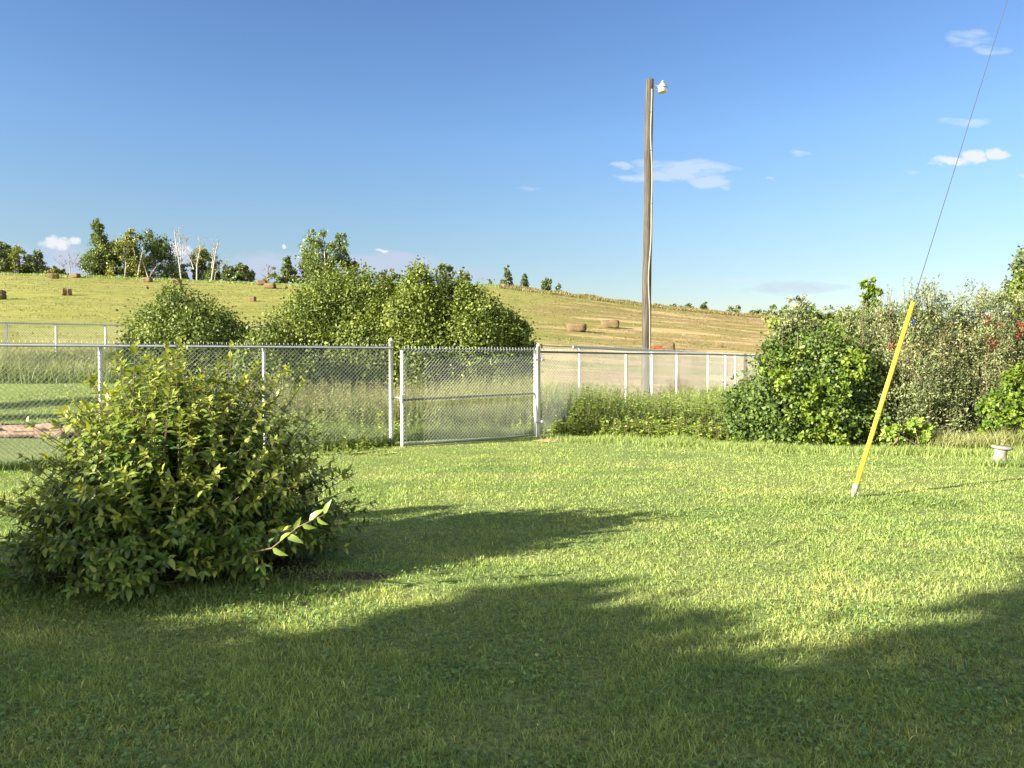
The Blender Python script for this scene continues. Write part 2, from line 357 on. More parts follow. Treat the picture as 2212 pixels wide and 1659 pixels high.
# ------------------------------------------------------------------ ground
def sheet(name, xs, ys, mat, dz=0, keep=None):
    X, Y = np.meshgrid(xs, ys); Z = gz(X, Y) + dz
    V_ = np.stack([X, Y, Z], -1).reshape(-1, 3); nx = len(xs); q = []
    i, j = np.meshgrid(np.arange(len(ys) - 1), np.arange(nx - 1), indexing='ij')
    a = (i * nx + j).ravel(); q = np.stack([a, a + 1, a + nx + 1, a + nx], 1)
    return mesh_obj(name, V_, q, mat, smooth=True)
xs = np.unique(np.round(np.concatenate([np.linspace(-600, -30, 40), np.linspace(-30, 30, 151), np.linspace(30, 600, 40)]), 3))
xs = np.unique(np.concatenate([xs, np.linspace(-130, 130, 131)]))
tag(sheet('lawn', xs, np.concatenate([[-80, -40, -20], np.linspace(-10, 15.5, 70)]), M['lawn_soil']), kind='structure')
tag(sheet('paddock_ground', xs, np.linspace(15.5, 37, 60), M['paddock']), kind='structure')
tag(sheet('hill', xs, np.concatenate([np.linspace(37, 160, 110), np.linspace(165, 900, 30)]), M['field']), kind='structure')

# ------------------------------------------------------------------ grass
def blades(name, X, Y, H, Wd, lean, mat, tint, z=None, parent=None, label=None, cat=None):
    n = len(X); Z = gz(X, Y) if z is None else z
    a = rng.uniform(0, 2 * np.pi, n); la = rng.uniform(0, 2 * np.pi, n); l = lean * rng.uniform(.3, 1.0, n)
    side = np.stack([np.cos(a), np.sin(a), np.zeros(n)], 1) * (Wd * .5)[:, None]
    ld = np.stack([np.cos(la), np.sin(la), np.zeros(n)], 1)
    P = np.stack([X, Y, Z - .004], 1)
    up = np.array([0, 0, 1.])
    mid = P + up * (H * .55 * np.cos(l * .6))[:, None] + ld * (H * .55 * np.sin(l * .6))[:, None]
    tip = mid + up * (H * .5 * np.cos(l * 1.5))[:, None] + ld * (H * .5 * np.sin(l * 1.5))[:, None]
    V_ = np.stack([P - side, P + side, mid - side * .8, mid + side * .8, tip], 1).reshape(-1, 3)
    T0 = np.array([[0, 1, 3], [0, 3, 2], [2, 3, 4]])
    T_ = (np.arange(n)[:, None, None] * 5 + T0[None]).reshape(-1, 3)
    at = np.zeros((n, 5, 3), np.float32); at[:, :, 0] = tint[:, None]; at[:, :, 1] = np.array([0, 0, .55, .55, 1.])[None]
    return mesh_obj(name, V_, T_, mat, parent, at.reshape(-1, 3))
def lawn_points(n, y0, y1, power, xm=1.0):
    # density falls with distance
    u = rng.uniform(0, 1, n); e = 2 - power
    Y = (y0 ** e + u * (y1 ** e - y0 ** e)) ** (1 / e)
    X = rng.uniform(-1, 1, n) * (Y * .70 * xm + .6)
    return X, Y
def fenceline(X):
    # far edge of the lawn: left fence, gate, then the right fence with its weeds
    y = np.interp(X, [-14, -7.4, -2.2, .5, 3.05, 7.4, 14], [7.6, 11.1, 14.3, 15.4, 14.4, 13.4, 13])
    return y
NB = 520000
X, Y = lawn_points(NB, 2.3, 15.6, 1.35)
k = Y < fenceline(X) + .3
# bare scraped soil beside the bush and dirt at the gate
bare = np.exp(-(((X + 1.35) / .6) ** 2 + ((Y - 5.62) / .15) ** 2)) * .85
bare = np.maximum(bare, np.exp(-(((X + 2.3) / 1.3) ** 2 + ((Y - 5.9) / .75) ** 2)) * .9)
bare = np.maximum(bare, .3 * sstep(.62, .82, noise2(X * 1.3 + 5, Y * 2.6, 12)))
bare = np.maximum(bare, np.exp(-(((X - .85) / .45) ** 2 + ((Y - 14.9) / .3) ** 2)) * .9)
k &= rng.uniform(0, 1, NB) > bare
clump = noise2(X * 3, Y * 3, 1) * .45 + noise2(X * 14, Y * 14, 5) * .55
k &= rng.uniform(0, 1, NB) < .12 + 1.5 * clump
X, Y, clump = X[k], Y[k], clump[k]; n = len(X)
H = rng.uniform(.02, .056, n) * (.45 + 1.1 * clump) * np.interp(Y, [3, 6, 15], [1.0, .85, .6])
far = np.clip(Y / 5.5, .95, 1.7)
tint = np.clip(rng.normal(.47, .2, n) + (clump - .5) * .75, 0, .92); tint[rng.uniform(0, 1, n) < .012] = 1.0
tag(blades('lawn_grass', X, Y, H, .0044 * far * rng.uniform(.7, 1.4, n), np.full(n, 1.15), M['blade'], tint), 'short mown green grass of the yard lawn', 'grass', kind='stuff')
# longer fringe at the foot of the fence, shrubs and guy wire
def fringe(pts, w, n, h, mat, name, label, tintm=.5, lean=.7):
    pts = np.asarray(pts, float); seg = np.linalg.norm(np.diff(pts, axis=0), axis=1); c_ = np.concatenate([[0], np.cumsum(seg)])
    s = rng.uniform(0, c_[-1], n); X = np.interp(s, c_, pts[:, 0]) + rng.normal(0, w, n); Y = np.interp(s, c_, pts[:, 1]) + rng.normal(0, w, n)
    hh = h * rng.uniform(.35, 1.1, n) * (.55 + .9 * noise2(X * 2.2, Y * 2.2, 3))
    return tag(blades(name, X, Y, hh, rng.uniform(.006, .012, n), np.full(n, lean), mat, np.clip(rng.normal(tintm, .2, n), 0, 1)), label, 'grass', kind='stuff')
fringe([(-12, 8.4), (-7.4, 11.0), (-2.3, 14.1)], .13, 9000, .16, M['greengrass'], 'fence_grass', 'longer grass along the foot of the left fence')
fringe([(.9, 15.2), (2.5, 14.9), (4.2, 13.7), (6.6, 13.2), (8.5, 12.9), (12, 12.6)], .32, 26000, .14, M['greengrass'], 'edge_grass', 'long bright grass where the lawn meets the hedge', .6)
fringe([(7.4, 13.5), (8.3, 13.4), (8.9, 13.4)], .15, 2600, .42, M['weedgrass'], 'dry_weeds', 'pale dry grass at the foot of the silvery hedge', .8)
fringe([(7.0, 11.5), (7.7, 11.55), (8.4, 11.9)], .14, 1800, .13, M['greengrass'], 'edge_grass', 'tuft of grass round the small stone pedestal', .4)
fringe([(3.2, 8.6), (4.1, 8.55), (5.0, 8.7)], .2, 3600, .06, M['greengrass'], 'clover_patch', 'darker clump of clover round the yellow guard foot', .35, 1.2)
fringe([(-3.9, 5.4), (-2.6, 5.05), (-1.4, 5.3)], .22, 7000, .08, M['greengrass'], 'bush_fringe', 'straggly grass round the foot of the leafy bush', .1, 1.0)

# ------------------------------------------------------------------ leaves
TQ = np.array([[0, 1, 4], [1, 2, 4], [0, 4, 3], [4, 2, 3]])     # folded leaf, 5 verts
TD = np.array([[0, 1, 2], [0, 2, 3]])                            # flat diamond, 4 verts
def leaves(name, P, A, Nn, L, wr, mat, tint, tip=None, parent=None, fold=True, curl=.25):
    n = len(P); A = A / (np.linalg.norm(A, axis=1)[:, None] + 1e-9)
    B = np.cross(A, Nn); B /= np.linalg.norm(B, axis=1)[:, None] + 1e-9
    Nn = np.cross(B, A); Lc = L[:, None]; Wc = Lc * wr * .5
    base = P; tipp = P + A * Lc - Nn * Lc * curl * .5
    l = P + A * Lc * .45 + B * Wc; r = P + A * Lc * .45 - B * Wc
    if fold == 2:
        up = Nn * Lc * .06
        m1 = P + A * Lc * .35 - up; m2 = P + A * Lc * .7 - up - Nn * Lc * curl * .18
        l1 = P + A * Lc * .28 + B * Wc * .92; l2 = P + A * Lc * .62 + B * Wc * .78 - Nn * Lc * curl * .14
        r1 = P + A * Lc * .28 - B * Wc * .92; r2 = P + A * Lc * .62 - B * Wc * .78 - Nn * Lc * curl * .14
        V_ = np.stack([base, l1, l2, tipp, r2, r1, m1, m2], 1); kv = 8
        T0 = np.array([[0, 1, 6], [6, 1, 2], [6, 2, 7], [7, 2, 3], [0, 6, 5], [6, 4, 5], [6, 7, 4], [7, 3, 4]])
    elif fold:
        mid = P + A * Lc * .5 - Nn * Lc * .10
        V_ = np.stack([base, l, tipp, r, mid], 1); T0 = TQ; kv = 5
    else:
        V_ = np.stack([base, l, tipp, r], 1); T0 = TD; kv = 4
    T_ = (np.arange(n)[:, None, None] * kv + T0[None]).reshape(-1, 3)
    at = np.zeros((n, kv, 3), np.float32); at[:, :, 0] = tint[:, None]
    if tip is not None: at[:, :, 1] = tip[:, None]
    return mesh_obj(name, V_.reshape(-1, 3), T_, mat, parent, at.reshape(-1, 3))
def unit(n):
    v = rng.normal(0, 1, (n, 3)); return v / np.linalg.norm(v, axis=1)[:, None]
def crown(name, lobes, n, size, mat, parent=None, wr=.6, k=None, spread=.2, updir=.35, shell=.55, zmin=None, tintm=.45, fold=False, origin=(0, 0, 0), nb=(.5, .8)):
    """lobes: (x,y,z, rx,ry,rz); leaves gather in sprays on the lobes' outer volume"""
    lobes = np.asarray(lobes, float); w = (lobes[:, 3] * lobes[:, 5] + lobes[:, 3] * lobes[:, 4]); w /= w.sum()
    K = k or max(30, n // 45)
    li = rng.choice(len(lobes), K, p=w); d = unit(K); rr = shell + (1.05 - shell) * rng.uniform(0, 1, K) ** .55
    C = lobes[li, :3] + d * lobes[li, 3:] * rr[:, None]
    ci = rng.integers(0, K, n); sp = spread * lobes[li[ci], 3:].min(1) * (.6 + .8 * rng.uniform(0, 1, K))[ci]
    P = C[ci] + rng.normal(0, 1, (n, 3)) * sp[:, None]
    out = d[ci]; A = out * .6 + unit(n) * .9 + np.array([0, 0, updir]); Nn = out * nb[0] + unit(n) * nb[1] + np.array([0, 0, .35])
    if zmin is not None:
        g = gz(P[:, 0] + origin[0], P[:, 1] + origin[1]) - origin[2]; kk = P[:, 2] > g + zmin; P, A, Nn, ci = P[kk], A[kk], Nn[kk], ci[kk]
    n = len(P); ct = rng.normal(0, .13, K)
    return leaves(name, P, A, Nn, size * rng.uniform(.6, 1.25, n), wr, mat, np.clip(rng.normal(tintm, .17, n) + ct[ci], 0, 1), None, parent, fold)

nC = 42000; X, Y = lawn_points(nC, 2.35, 9.0, 1.9); kc = rng.uniform(0, 1, nC) < sstep(.42, .68, noise2(X * 1.1 + 3, Y * 1.5, 21) * .6 + noise2(X * 5, Y * 5, 22) * .4)
X, Y = X[kc], Y[kc]; nC = len(X); az_ = rng.uniform(0, 6.28, nC)
tag(leaves('clover', np.stack([X, Y, gz(X, Y) + rng.uniform(.012, .045, nC)], 1), np.stack([np.cos(az_), np.sin(az_), rng.uniform(-.1, .5, nC)], 1), rng.normal(0, .35, (nC, 3)) + np.array([0, 0, 1.]), rng.uniform(.014, .030, nC), .75, M['clover'], np.clip(rng.normal(.45, .2, nC), 0, 1), None, None, False), 'patches of clover and small broad leaves in the lawn', 'clover', kind='stuff')
# ------------------------------------------------------------------ the near bush
BX, BY = -2.58, 5.95
bush = empty('leafy_bush', 'large leafy green bush with yellowish shoot tips, on the lawn at left', 'bush', (BX, BY, 0))
def bush_env(th, ph):
    """outer radius of the bush in direction (azimuth, elevation)"""
    rx = 1.30; rz = 1.62
    return rx, rz
shoots = MB(); LP, LA, LN, LL, LT, LTip = [], [], [], [], [], []
NS = 1180
for i in range(NS):
    az = rng.uniform(0, 2 * np.pi); el = math.asin(rng.uniform(-.12, 1.0)) if i > 120 else rng.uniform(-.05, .4)
    hr = 1.28 * (1 + .12 * math.sin(3 * az + 1) + .07 * math.sin(7 * az)); hz_ = 1.72
    depth = rng.uniform(.55, 1.0) ** .7
    e = np.array([math.cos(az) * math.cos(el) * hr, math.sin(az) * math.cos(el) * hr * .9, .12 + math.sin(max(el, 0)) * hz_ * (1 - .10 * abs(math.cos(az)))]) * np.array([depth, depth, depth])
    if el < 0.1: e[2] = rng.uniform(.08, .4)
    e += rng.normal(0, .06, 3)
    spur = rng.uniform(0, 1) < .16
    if spur and e[2] > .9: e *= rng.uniform(1.04, 1.2)
    b0 = np.array([e[0] * .25 + rng.normal(0, .12), e[1] * .25 + rng.normal(0, .12), 0.0])
    c1 = b0 * .6 + e * .4; c1[2] = e[2] * .62 + .05
    tt = np.linspace(0, 1, 9)[:, None]
    pts = (1 - tt) ** 2 * b0 + 2 * tt * (1 - tt) * c1 + tt ** 2 * e
    if el < .15: pts[:, 2] = np.maximum(pts[:, 2], .04)
    shoots.tube(pts[::2], np.linspace(.008, .0022, 5), 4, False)
    ln = np.linalg.norm(np.diff(pts, axis=0), axis=1).sum()
    nl = int(rng.uniform(9, 15) * max(ln, .5) * .95 / .9) + 5
    fr = np.sort(rng.uniform(.38, 1.0, nl)); phase = rng.uniform(0, 6.28)
    tan_ = np.gradient(pts, axis=0)
    for j, f_ in enumerate(fr):
        for sgn in (0, np.pi):
            x = f_ * 8; i0 = min(int(x), 7); q = x - i0
            p = pts[i0] * (1 - q) + pts[i0 + 1] * q; tg = tan_[i0] / (np.linalg.norm(tan_[i0]) + 1e-9)
            a1 = np.cross(tg, [0, 0, 1.0]); a1 /= np.linalg.norm(a1) + 1e-6; a2 = np.cross(tg, a1)
            ang = phase + j * 1.6 + sgn
            rad_ = a1 * math.cos(ang) + a2 * math.sin(ang)
            A = rad_ * .9 + tg * (.45 + .6 * (f_ > .9)) + np.array([0, 0, -.12]) + rng.normal(0, .18, 3)
            LP.append(p); LA.append(A); LN.append(np.array([0, 0, 1.]) * .8 + tg * .5 + rng.normal(0, .3, 3))
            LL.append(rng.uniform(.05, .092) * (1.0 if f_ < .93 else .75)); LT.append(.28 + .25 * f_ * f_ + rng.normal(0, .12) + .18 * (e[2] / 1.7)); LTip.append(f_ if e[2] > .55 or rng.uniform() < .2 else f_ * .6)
shoots.build('stems', M['stem'], bush)
LP, LA, LN, LL, LT, LTip = map(np.array, (LP, LA, LN, LL, LT, LTip))
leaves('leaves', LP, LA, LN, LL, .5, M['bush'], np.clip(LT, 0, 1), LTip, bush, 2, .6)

P, A, Nn, L, T_ = [], [], [], [], []
o0 = np.array([BX, BY, 0.]); sp0, sp1 = pix(588, 1184, 5.05) - o0, pix(700, 1112, 4.95) - o0
for j in range(8):
    f = j / 7; p = sp0 + (sp1 - sp0) * f + np.array([0, 0, .03 * math.sin(f * 3)]); sg = (1 if j % 2 else -1) * rng.uniform(.6, 1.1)
    P.append(p); A.append((sp1 - sp0) / np.linalg.norm(sp1 - sp0) * .7 + np.array([rng.normal(0, .2), -.3, sg * .8])); Nn.append((-.5 + rng.normal(0, .3), -.8, .25 + rng.normal(0, .3))); L.append(rng.uniform(.085, .13)); T_.append(rng.uniform(.35, .65))
MB().tube([sp0 + (-.3, .3, -.12), sp0, (sp0 + sp1) / 2 + (0, 0, .03), sp1], [.008, .006, .004, .002], 5, False).build('sprig_stem', M['stem'], bush)
tag(leaves('sprig_leaves', np.array(P), np.array(A), np.array(Nn), np.array(L), .42, M['bush'], np.array(T_), np.full(8, .82), bush, 2, .9), 'sunlit sprig of large pale leaves at the lower right')
# ------------------------------------------------------------------ chain link
def fabric(mb, p0, p1, h, pitch=.072, r=.0027, lo=.03, knuck=.035):
    p0 = np.asarray(p0, float); p1 = np.asarray(p1, float); D = p1 - p0; L = math.hypot(D[0], D[1]); H = h - lo
    dirh = np.array([D[0] / L, D[1] / L, 0]); nrm = np.array([-dirh[1], dirh[0], 0])
    segs = []
    for sgn in (1, -1):
        s0 = np.arange(-H, L, pitch) if sgn == 1 else np.arange(0, L + H, pitch)
        a, b = s0, s0 + sgn * H
        ta = np.clip(np.where(sgn == 1, (0 - a) / H, (a - L) / H), 0, 1); tb = np.clip(np.where(sgn == 1, (L - a) / H, a / H), 0, 1)
        k = tb > ta + .001; a, ta, tb = a[k], ta[k], tb[k]
        segs.append((a + sgn * H * ta, ta * H, a + sgn * H * tb, tb * H, sgn * r * .9))
    ks = np.arange(pitch * .5, L, pitch); segs.append((ks, np.full(len(ks), H - .01), ks + .004, np.full(len(ks), H + knuck), 0))
    for (sa, ha, sb, hb, off) in segs:
        def W3(s, hh): return p0[None] + D[None] * (s / L)[:, None] + np.array([0, 0, 1.]) * (hh + lo)[:, None] + nrm * off
        A = W3(sa, ha); B = W3(sb, hb); d = B - A; d /= np.linalg.norm(d, axis=1)[:, None] + 1e-9
        u = np.cross(d, nrm[None]); rr = r * (1.5 if off == 0 else 1)
        v = np.stack([A + u * rr, A + nrm * rr, A - u * rr, A - nrm * rr, B + u * rr, B + nrm * rr, B - u * rr, B - nrm * rr], 1)
        q0 = np.array([[0, 1, 5, 4], [1, 2, 6, 5], [2, 3, 7, 6], [3, 0, 4, 7]])
        mb.add(v.reshape(-1, 3), (np.arange(len(A))[:, None, None] * 8 + q0[None]).reshape(-1, 4))
def post(parent, p, h, rad, capr=None, name='post', mat='post'):
    p = np.asarray(p, float); pr = [(rad, 0), (rad, h), (rad * 1.12, h), (rad * 1.12, h + .015), (rad * .9, h + rad * .7), (rad * .45, h + rad * 1.25), (0.001, h + rad * 1.5)] if capr else [(rad, 0), (rad, h), (.001, h)]
    return MB().lathe(pr, p, 12).build(name, M[mat], parent)
def fence_run(name, label, pts, spacing, h, rail_mat, pr=.03, rr=.021, skip=(), pitch=.072, wr=.0029, lo=.03, extra=None, cat='fence', ties=True):
    e = empty(name, label, cat, (0, 0, 0)); mb = MB(); rb = MB(); tb = MB()
    for (a, b) in zip(pts[:-1], pts[1:]):
        fabric(mb, a, b, h + .035, pitch, wr, lo)
        rb.tube([np.add(a, (0, 0, h)), np.add(b, (0, 0, h))], rr, 8)
    rb.build('top_rail', M[rail_mat], e); mb.build('wire_mesh', M['wire'], e, smooth=False)
    P = [np.asarray(p, float) for p in pts]; seg = [np.linalg.norm(b - a) for a, b in zip(P[:-1], P[1:])]; c_ = np.concatenate([[0], np.cumsum(seg)])
    PA = np.array(P)
    for s in spacing:
        q = np.array([np.interp(s, c_, PA[:, j]) for j in range(3)]); q[2] -= .1
        o = post(e, q + np.array([0, .035, 0]), h + .08, pr, name='post')
        if ties:
            for zz in np.arange(.25, h, .3):
                tm = MB()
                cc = q + np.array([0, .033, .1 + zz]); th = np.linspace(0, 2 * np.pi, 9)
                tm.tube(np.stack([cc[0] + (pr + .005) * np.cos(th), cc[1] + (pr + .005) * np.sin(th) - .006, np.full(9, cc[2])], 1), .0045, 4, False)
                tm.build('wire_tie', M['galv'], o)
    return e
GP1 = np.array([pixX(848, 14.2), 14.2, 0.0]); GP2 = np.array([pixX(1163, 15.6), 15.6, 0.0])
Ldir = np.array([-5.2, -3.1, 0]) / 6.053
FL = GP1 + Ldir * 11.8
lf = fence_run('chain_link_fence', 'tall galvanised chain-link fence running left from the gate behind the bush', [tuple(GP1), tuple(FL)], [2.33, 4.78, 7.2, 9.6], 1.80, 'rail')
bb = MB(); bb.tube([GP1 + (0, 0, .03), GP1 + Ldir * 5.4 + (0, 0, .03), GP1 + Ldir * 11.8 + (0, 0, .03)], .018, 5); bb.build('bottom_rail', M['timber'], lf)
gp = post(lf, GP1 - (0, 0, .1) + np.array([-.04, .068, 0]), 1.60 + (HZ - 730) / F * 14.2 - .06 + .1, .043, True, 'gate_post')
# gate
gate = empty('chain_link_gate', 'wide chain-link gate in a tube frame, slightly ajar in the fence', 'gate', (0, 0, 0))
ga = np.array([pixX(868, 13.76), 13.76, 0]); gb = np.array([pixX(1156, 15.5), 15.5, 0])
zb0, zb1, zt0, zt1 = .05, .06, 1.74, 1.80
post(gate, ga + (0, 0, zb0 - .02), zt0 - zb0 + .03, .028, name='latch_stile')
post(gate, gb + (0, 0, zb1 - .02), zt1 - zb1 + .03, .026, name='hinge_stile')
MB().tube([ga + (0, 0, zt0), gb + (0, 0, zt1)], .021, 8).build('top_rail', M['rail'], gate)
MB().tube([ga + (0, 0, .86), gb + (0, 0, .90)], .019, 8).build('middle_rail', M['rail'], gate)
MB().tube([ga + (0, 0, zb0), gb + (0, 0, zb1)], .021, 8).build('bottom_rail', M['galv'], gate)
gm = MB(); goff = np.array([.02, -.03, 0]); fabric(gm, ga + goff, gb + goff, 1.79, .072, .0027, .06); gm.build('wire_mesh', M['wire'], gate, smooth=False)
gx = ga + (gb - ga) * .03; MB().tube([gx + (0, -.03, .08), gx + (.0, -.03, 1.72)], .006, 4).build('tension_bar', M['galv'], gate)
lm = MB(); lm.tube([ga + (0, -.03, .88), (GP1 + ga) / 2 + (0, 0, .90), GP1 + (0, -.05, .86)], .014, 6); lm.tube([ga + (0, -.03, .82), ga + (0, -.03, .95)], .035, 8); lm.build('latch', M['galv'], gate)
for zz in (.32, 1.58):
    hb = MB(); hb.lathe([(.001, -.03), (.035, -.03), (.045, 0), (.035, .03), (.001, .03)], GP2 + (.075, -.03, zz), 10); hb.tube([gb + (0, -.02, zz), GP2 + (.07, -.04, zz)], .016, 6)
    hb.build('hinge', M['post'], gate)
# right fence
q1 = np.array([3.05, 20.5, 0]); q2 = np.array([pixX(1530, 27.5), 27.5, 0]); q3 = np.array([pixX(1640, 35.5), 35.5, 0])
def gp_(p, d=0): return (p[0], p[1], float(gz(p[0], p[1])) + d)
rpts = [tuple(GP2), (3.05, 20.5, 0.0), (q2[0], 27.5, .02), (q3[0], 35.5, .0)]
c1 = np.linalg.norm(q1 - GP2); c2 = c1 + np.linalg.norm(q2 - q1)
rf = fence_run('chain_link_fence', 'chain-link fence running away to the right of the gate post, weeds at its foot', rpts, [c1, c2, c2 + 4.3], 1.74, 'rail', pr=.032, pitch=.08, wr=.0021)
post(rf, GP2 - (0, 0, .1), 1.97 - .1 + .1 - .02, .042, True, 'gate_post')
# far fence
def fz(x, y, Y): p = pix(x, y, Y); return (p[0], p[1], p[2] - 1.80)
fl_pts = [fz(-260, 690, 31), fz(0, 697, 33), fz(230, 702, 34.5), fz(570, 707, 36), fz(700, 712, 36.5)]
PA = np.array(fl_pts); cl = np.concatenate([[0], np.cumsum(np.linalg.norm(np.diff(PA, axis=0), axis=1))])
def s_at(x, PA, cl):
    px = PA[:, 0] / PA[:, 1] * F + CX; return float(np.interp(x, px, cl))
fence_run('chain_link_fence', 'distant chain-link fence at the foot of the hay field, seen over the left fence', fl_pts, [s_at(x, PA, cl) for x in (-200, -90, 14, 119, 228, 338, 448, 560, 668)], 1.80, 'post', pr=.045, rr=.032, pitch=.11, wr=.0028, ties=False)
fr_pts = [fz(1237, 749, 26.5), fz(1461, 760, 30.5), fz(1645, 769, 36)]
PA = np.array(fr_pts); cl = np.concatenate([[0], np.cumsum(np.linalg.norm(np.diff(PA, axis=0), axis=1))])
fence_run('chain_link_fence', 'distant chain-link fence with a pale top rail, in front of the wooden pole', fr_pts, [s_at(x, PA, cl) for x in (1250, 1403, 1462, 1560, 1640)], 1.80, 'post', pr=.042, rr=.045, pitch=.09, wr=.0022, ties=False)
fence_run('chain_link_fence', 'short shaded run of chain-link fence with a dark rail between gate post and far corner', [fz(1100, 744, 27.5), fz(1237, 749, 26.5)], [.1, 1.2], 1.80, 'timber', pr=.03, rr=.024, pitch=.09, wr=.002, ties=False)  # brown rail colour stands in for shade on steel turned from the sun

# ------------------------------------------------------------------ light pole
PY = 30.6; px_ = pixX(1395, PY); pg = float(gz(px_, PY))
pole = empty('light_pole', 'tall weathered wooden pole with a yard light at its top, beyond the fence', 'pole', (px_, PY, pg))
topz = pixZ(172, PY) - pg; n_ = 26
zz = np.linspace(-.3, topz, n_); wob = np.stack([np.interp(zz, [0, topz], [0, .085]) + .012 * np.sin(zz * 1.1), .01 * np.cos(zz * .9), zz], 1)
MB().tube(wob, np.linspace(.195, .152, n_) * (1 + .02 * np.sin(np.arange(n_) * 2.1)), 20).build('shaft', M['wood'], pole)
cz = np.linspace(.5, topz - .42, 40); cang = R(-62) + .20 * np.sin(cz * .9 + .5) + .10 * np.sin(cz * 2.3)
cr = np.interp(cz, [0, topz], [.195, .155]) + .018; cxp = np.interp(cz, [0, topz], [0, .085]) + .012 * np.sin(cz * 1.1)
cp = np.stack([cxp + cr * np.cos(cang), cr * np.sin(cang), cz], 1)
cab = MB().tube(cp, .026, 6).build('cable', M['conduit'], pole)
st = MB()
for i in (3, 10, 17, 24, 31, 36):
    st = MB(); st.tube([cp[i] + (-.05, 0, 0), cp[i] + (0, -.035, 0), cp[i] + (.045, .0, 0)], .011, 5); st.build('staple', M['timber'], cab)
tx = .085 + .15
MB().tube([(tx - .02, -.05, topz - .35), (tx + .05, -.05, topz - .27), (tx + .12, -.03, topz - .25), (tx + .22, -.02, topz - .24), (tx + .34, 0, topz - .18)], .02, 8).build('bracket_arm', M['lamp_metal'], pole)
lx = tx + .36; lz = topz - .16
MB().lathe([(.001, .1), (.05, .1), (.06, .03), (.10, .0), (.15, -.08), (.20, -.12), (.205, -.17), (.19, -.175), (.001, -.17)], (lx, 0, lz), 24).build('lamp_housing', M['lamp_metal'], pole)
m, t, out = newmat('lamp_lens'); b = pbr(t, .35, .5); b.inputs['Base Color'].default_value = (.42, .41, .33, 1); b.inputs['Transmission Weight'].default_value = .25; t.links.new(b.outputs[0], out.inputs[0]); M['lens'] = m
MB().lathe([(.182, -.176), (.176, -.27), (.168, -.33), (.158, -.345), (.001, -.35)], (lx, 0, lz), 24).build('lens', M['lens'], pole)
MB().lathe([(.001, .125), (.035, .125), (.04, .08), (.001, .10)], (lx + .02, 0, lz), 12).build('photocell', M['timber'], pole)

# ------------------------------------------------------------------ guy wire with yellow guard
gx0, gy0 = pixX(1846, 8.85), 8.85; LXY = np.array([.345, .10, 1.0])
guy = empty('guy_wire', 'taut steel guy wire in a bright yellow plastic guard, leaning over the lawn', 'guy wire', (gx0, gy0, 0))
MB().tube([LXY * .13, LXY * 1.2, LXY * 2.26], [.026, .025, .024], 14).build('wire_guard', M['yellow'], guy)
MB().tube([LXY * -.02, LXY * 6, LXY * 14], .0045, 6).build('wire', simple('guy_strand', (.05, .055, .07), .6, .2, .1, var=.1), guy)
an = MB(); an.tube([LXY * .0, LXY * .03, LXY * .05, LXY * .14, LXY * .15], [.012, .022, .034, .038, .028], 10)
an.tube([LXY * -.08, LXY * .05], .011, 6); an.tube([LXY * .06 + (.035, -.01, 0), LXY * .075 + (-.03, -.035, 0)], .013, 6); an.build('anchor_clamp', M['concrete'], guy)

# ------------------------------------------------------------------ birdbath-like stone stump
sx_ = pixX(2163, 11.6)
bbth = empty('stone_pedestal', 'small grey stone pedestal topped by a flat round stone, in grass at the right', 'pedestal', (sx_, 11.6, float(gz(sx_, 11.6)) + .02))
MB().lathe([(.001, 0), (.12, 0), (.11, .07), (.095, .14), (.095, .19), (.10, .215), (.001, .215)], (0, 0, 0), 6).build('base', M['concrete'], bbth, False); bbth.rotation_euler = (R(3), R(5), 0)
MB().lathe([(.001, .216), (.09, .216), (.14, .235), (.15, .255), (.125, .275), (.07, .262), (.001, .26)], (.01, 0, 0), 16).build('top_stone', M['concrete'], bbth)

# ------------------------------------------------------------------ stones, dirt
def rock(name, label, c_, s, mat, cat='rock', seed=0, group=None, rz=0, pw=.6):
    r_ = np.random.default_rng(seed); th = np.linspace(0, np.pi, 9); ph = np.arange(14) * 2 * np.pi / 14
    V_ = []
    for a in th:
        for b_ in ph:
            d = np.array([math.sin(a) * math.cos(b_), math.sin(a) * math.sin(b_), math.cos(a)])
            d = np.sign(d) * np.abs(d) ** pw; k_ = 1 + (float(noise2(d[0] * 1.7 + seed, d[1] * 1.7 + d[2] * 2.3, seed)) - .5) * .45
            V_.append(d * np.array(s) * k_)
    V_ = np.array(V_); q = [(i * 14 + j, i * 14 + (j + 1) % 14, (i + 1) * 14 + (j + 1) % 14, (i + 1) * 14 + j) for i in range(8) for j in range(14)]
    c_r, s_r = math.cos(rz), math.sin(rz); V_ = V_ @ np.array([[c_r, s_r, 0], [-s_r, c_r, 0], [0, 0, 1]])
    o = MB().add(V_, q).build(name, mat, smooth=True); o.location = tuple(float(v) for v in c_)
    return tag(o, label, cat, group)
edg = [(-52, 926, 1.0, .12), (18, 924, 1.05, .13), (72, 930, .60, .10), (107, 920, .50, .15), (146, 926, .62, .11), (188, 930, .5, .10)]
el = ['pinkish edging stone cut by the left frame, behind the fence', 'longest pinkish edging stone at far left behind the fence', 'low pink edging stone between two longer ones behind the left fence', 'tallest pale edging stone in the row behind the left fence', 'pale pink edging stone beside the tallest one in the row', 'rightmost edging stone, half behind the big bush', '']
for i, (x, y, w, h) in enumerate(edg[:6]):
    Yd = 15.9 + .1 * (i % 2); rock('edging_stone', el[i], (pixX(x, Yd), Yd, h * .75), (w * .52, .2, h), M['stone'], 'edging stone', 3 + i, 'stones edging the garden bed', .08 * (i % 3 - 1), .3)
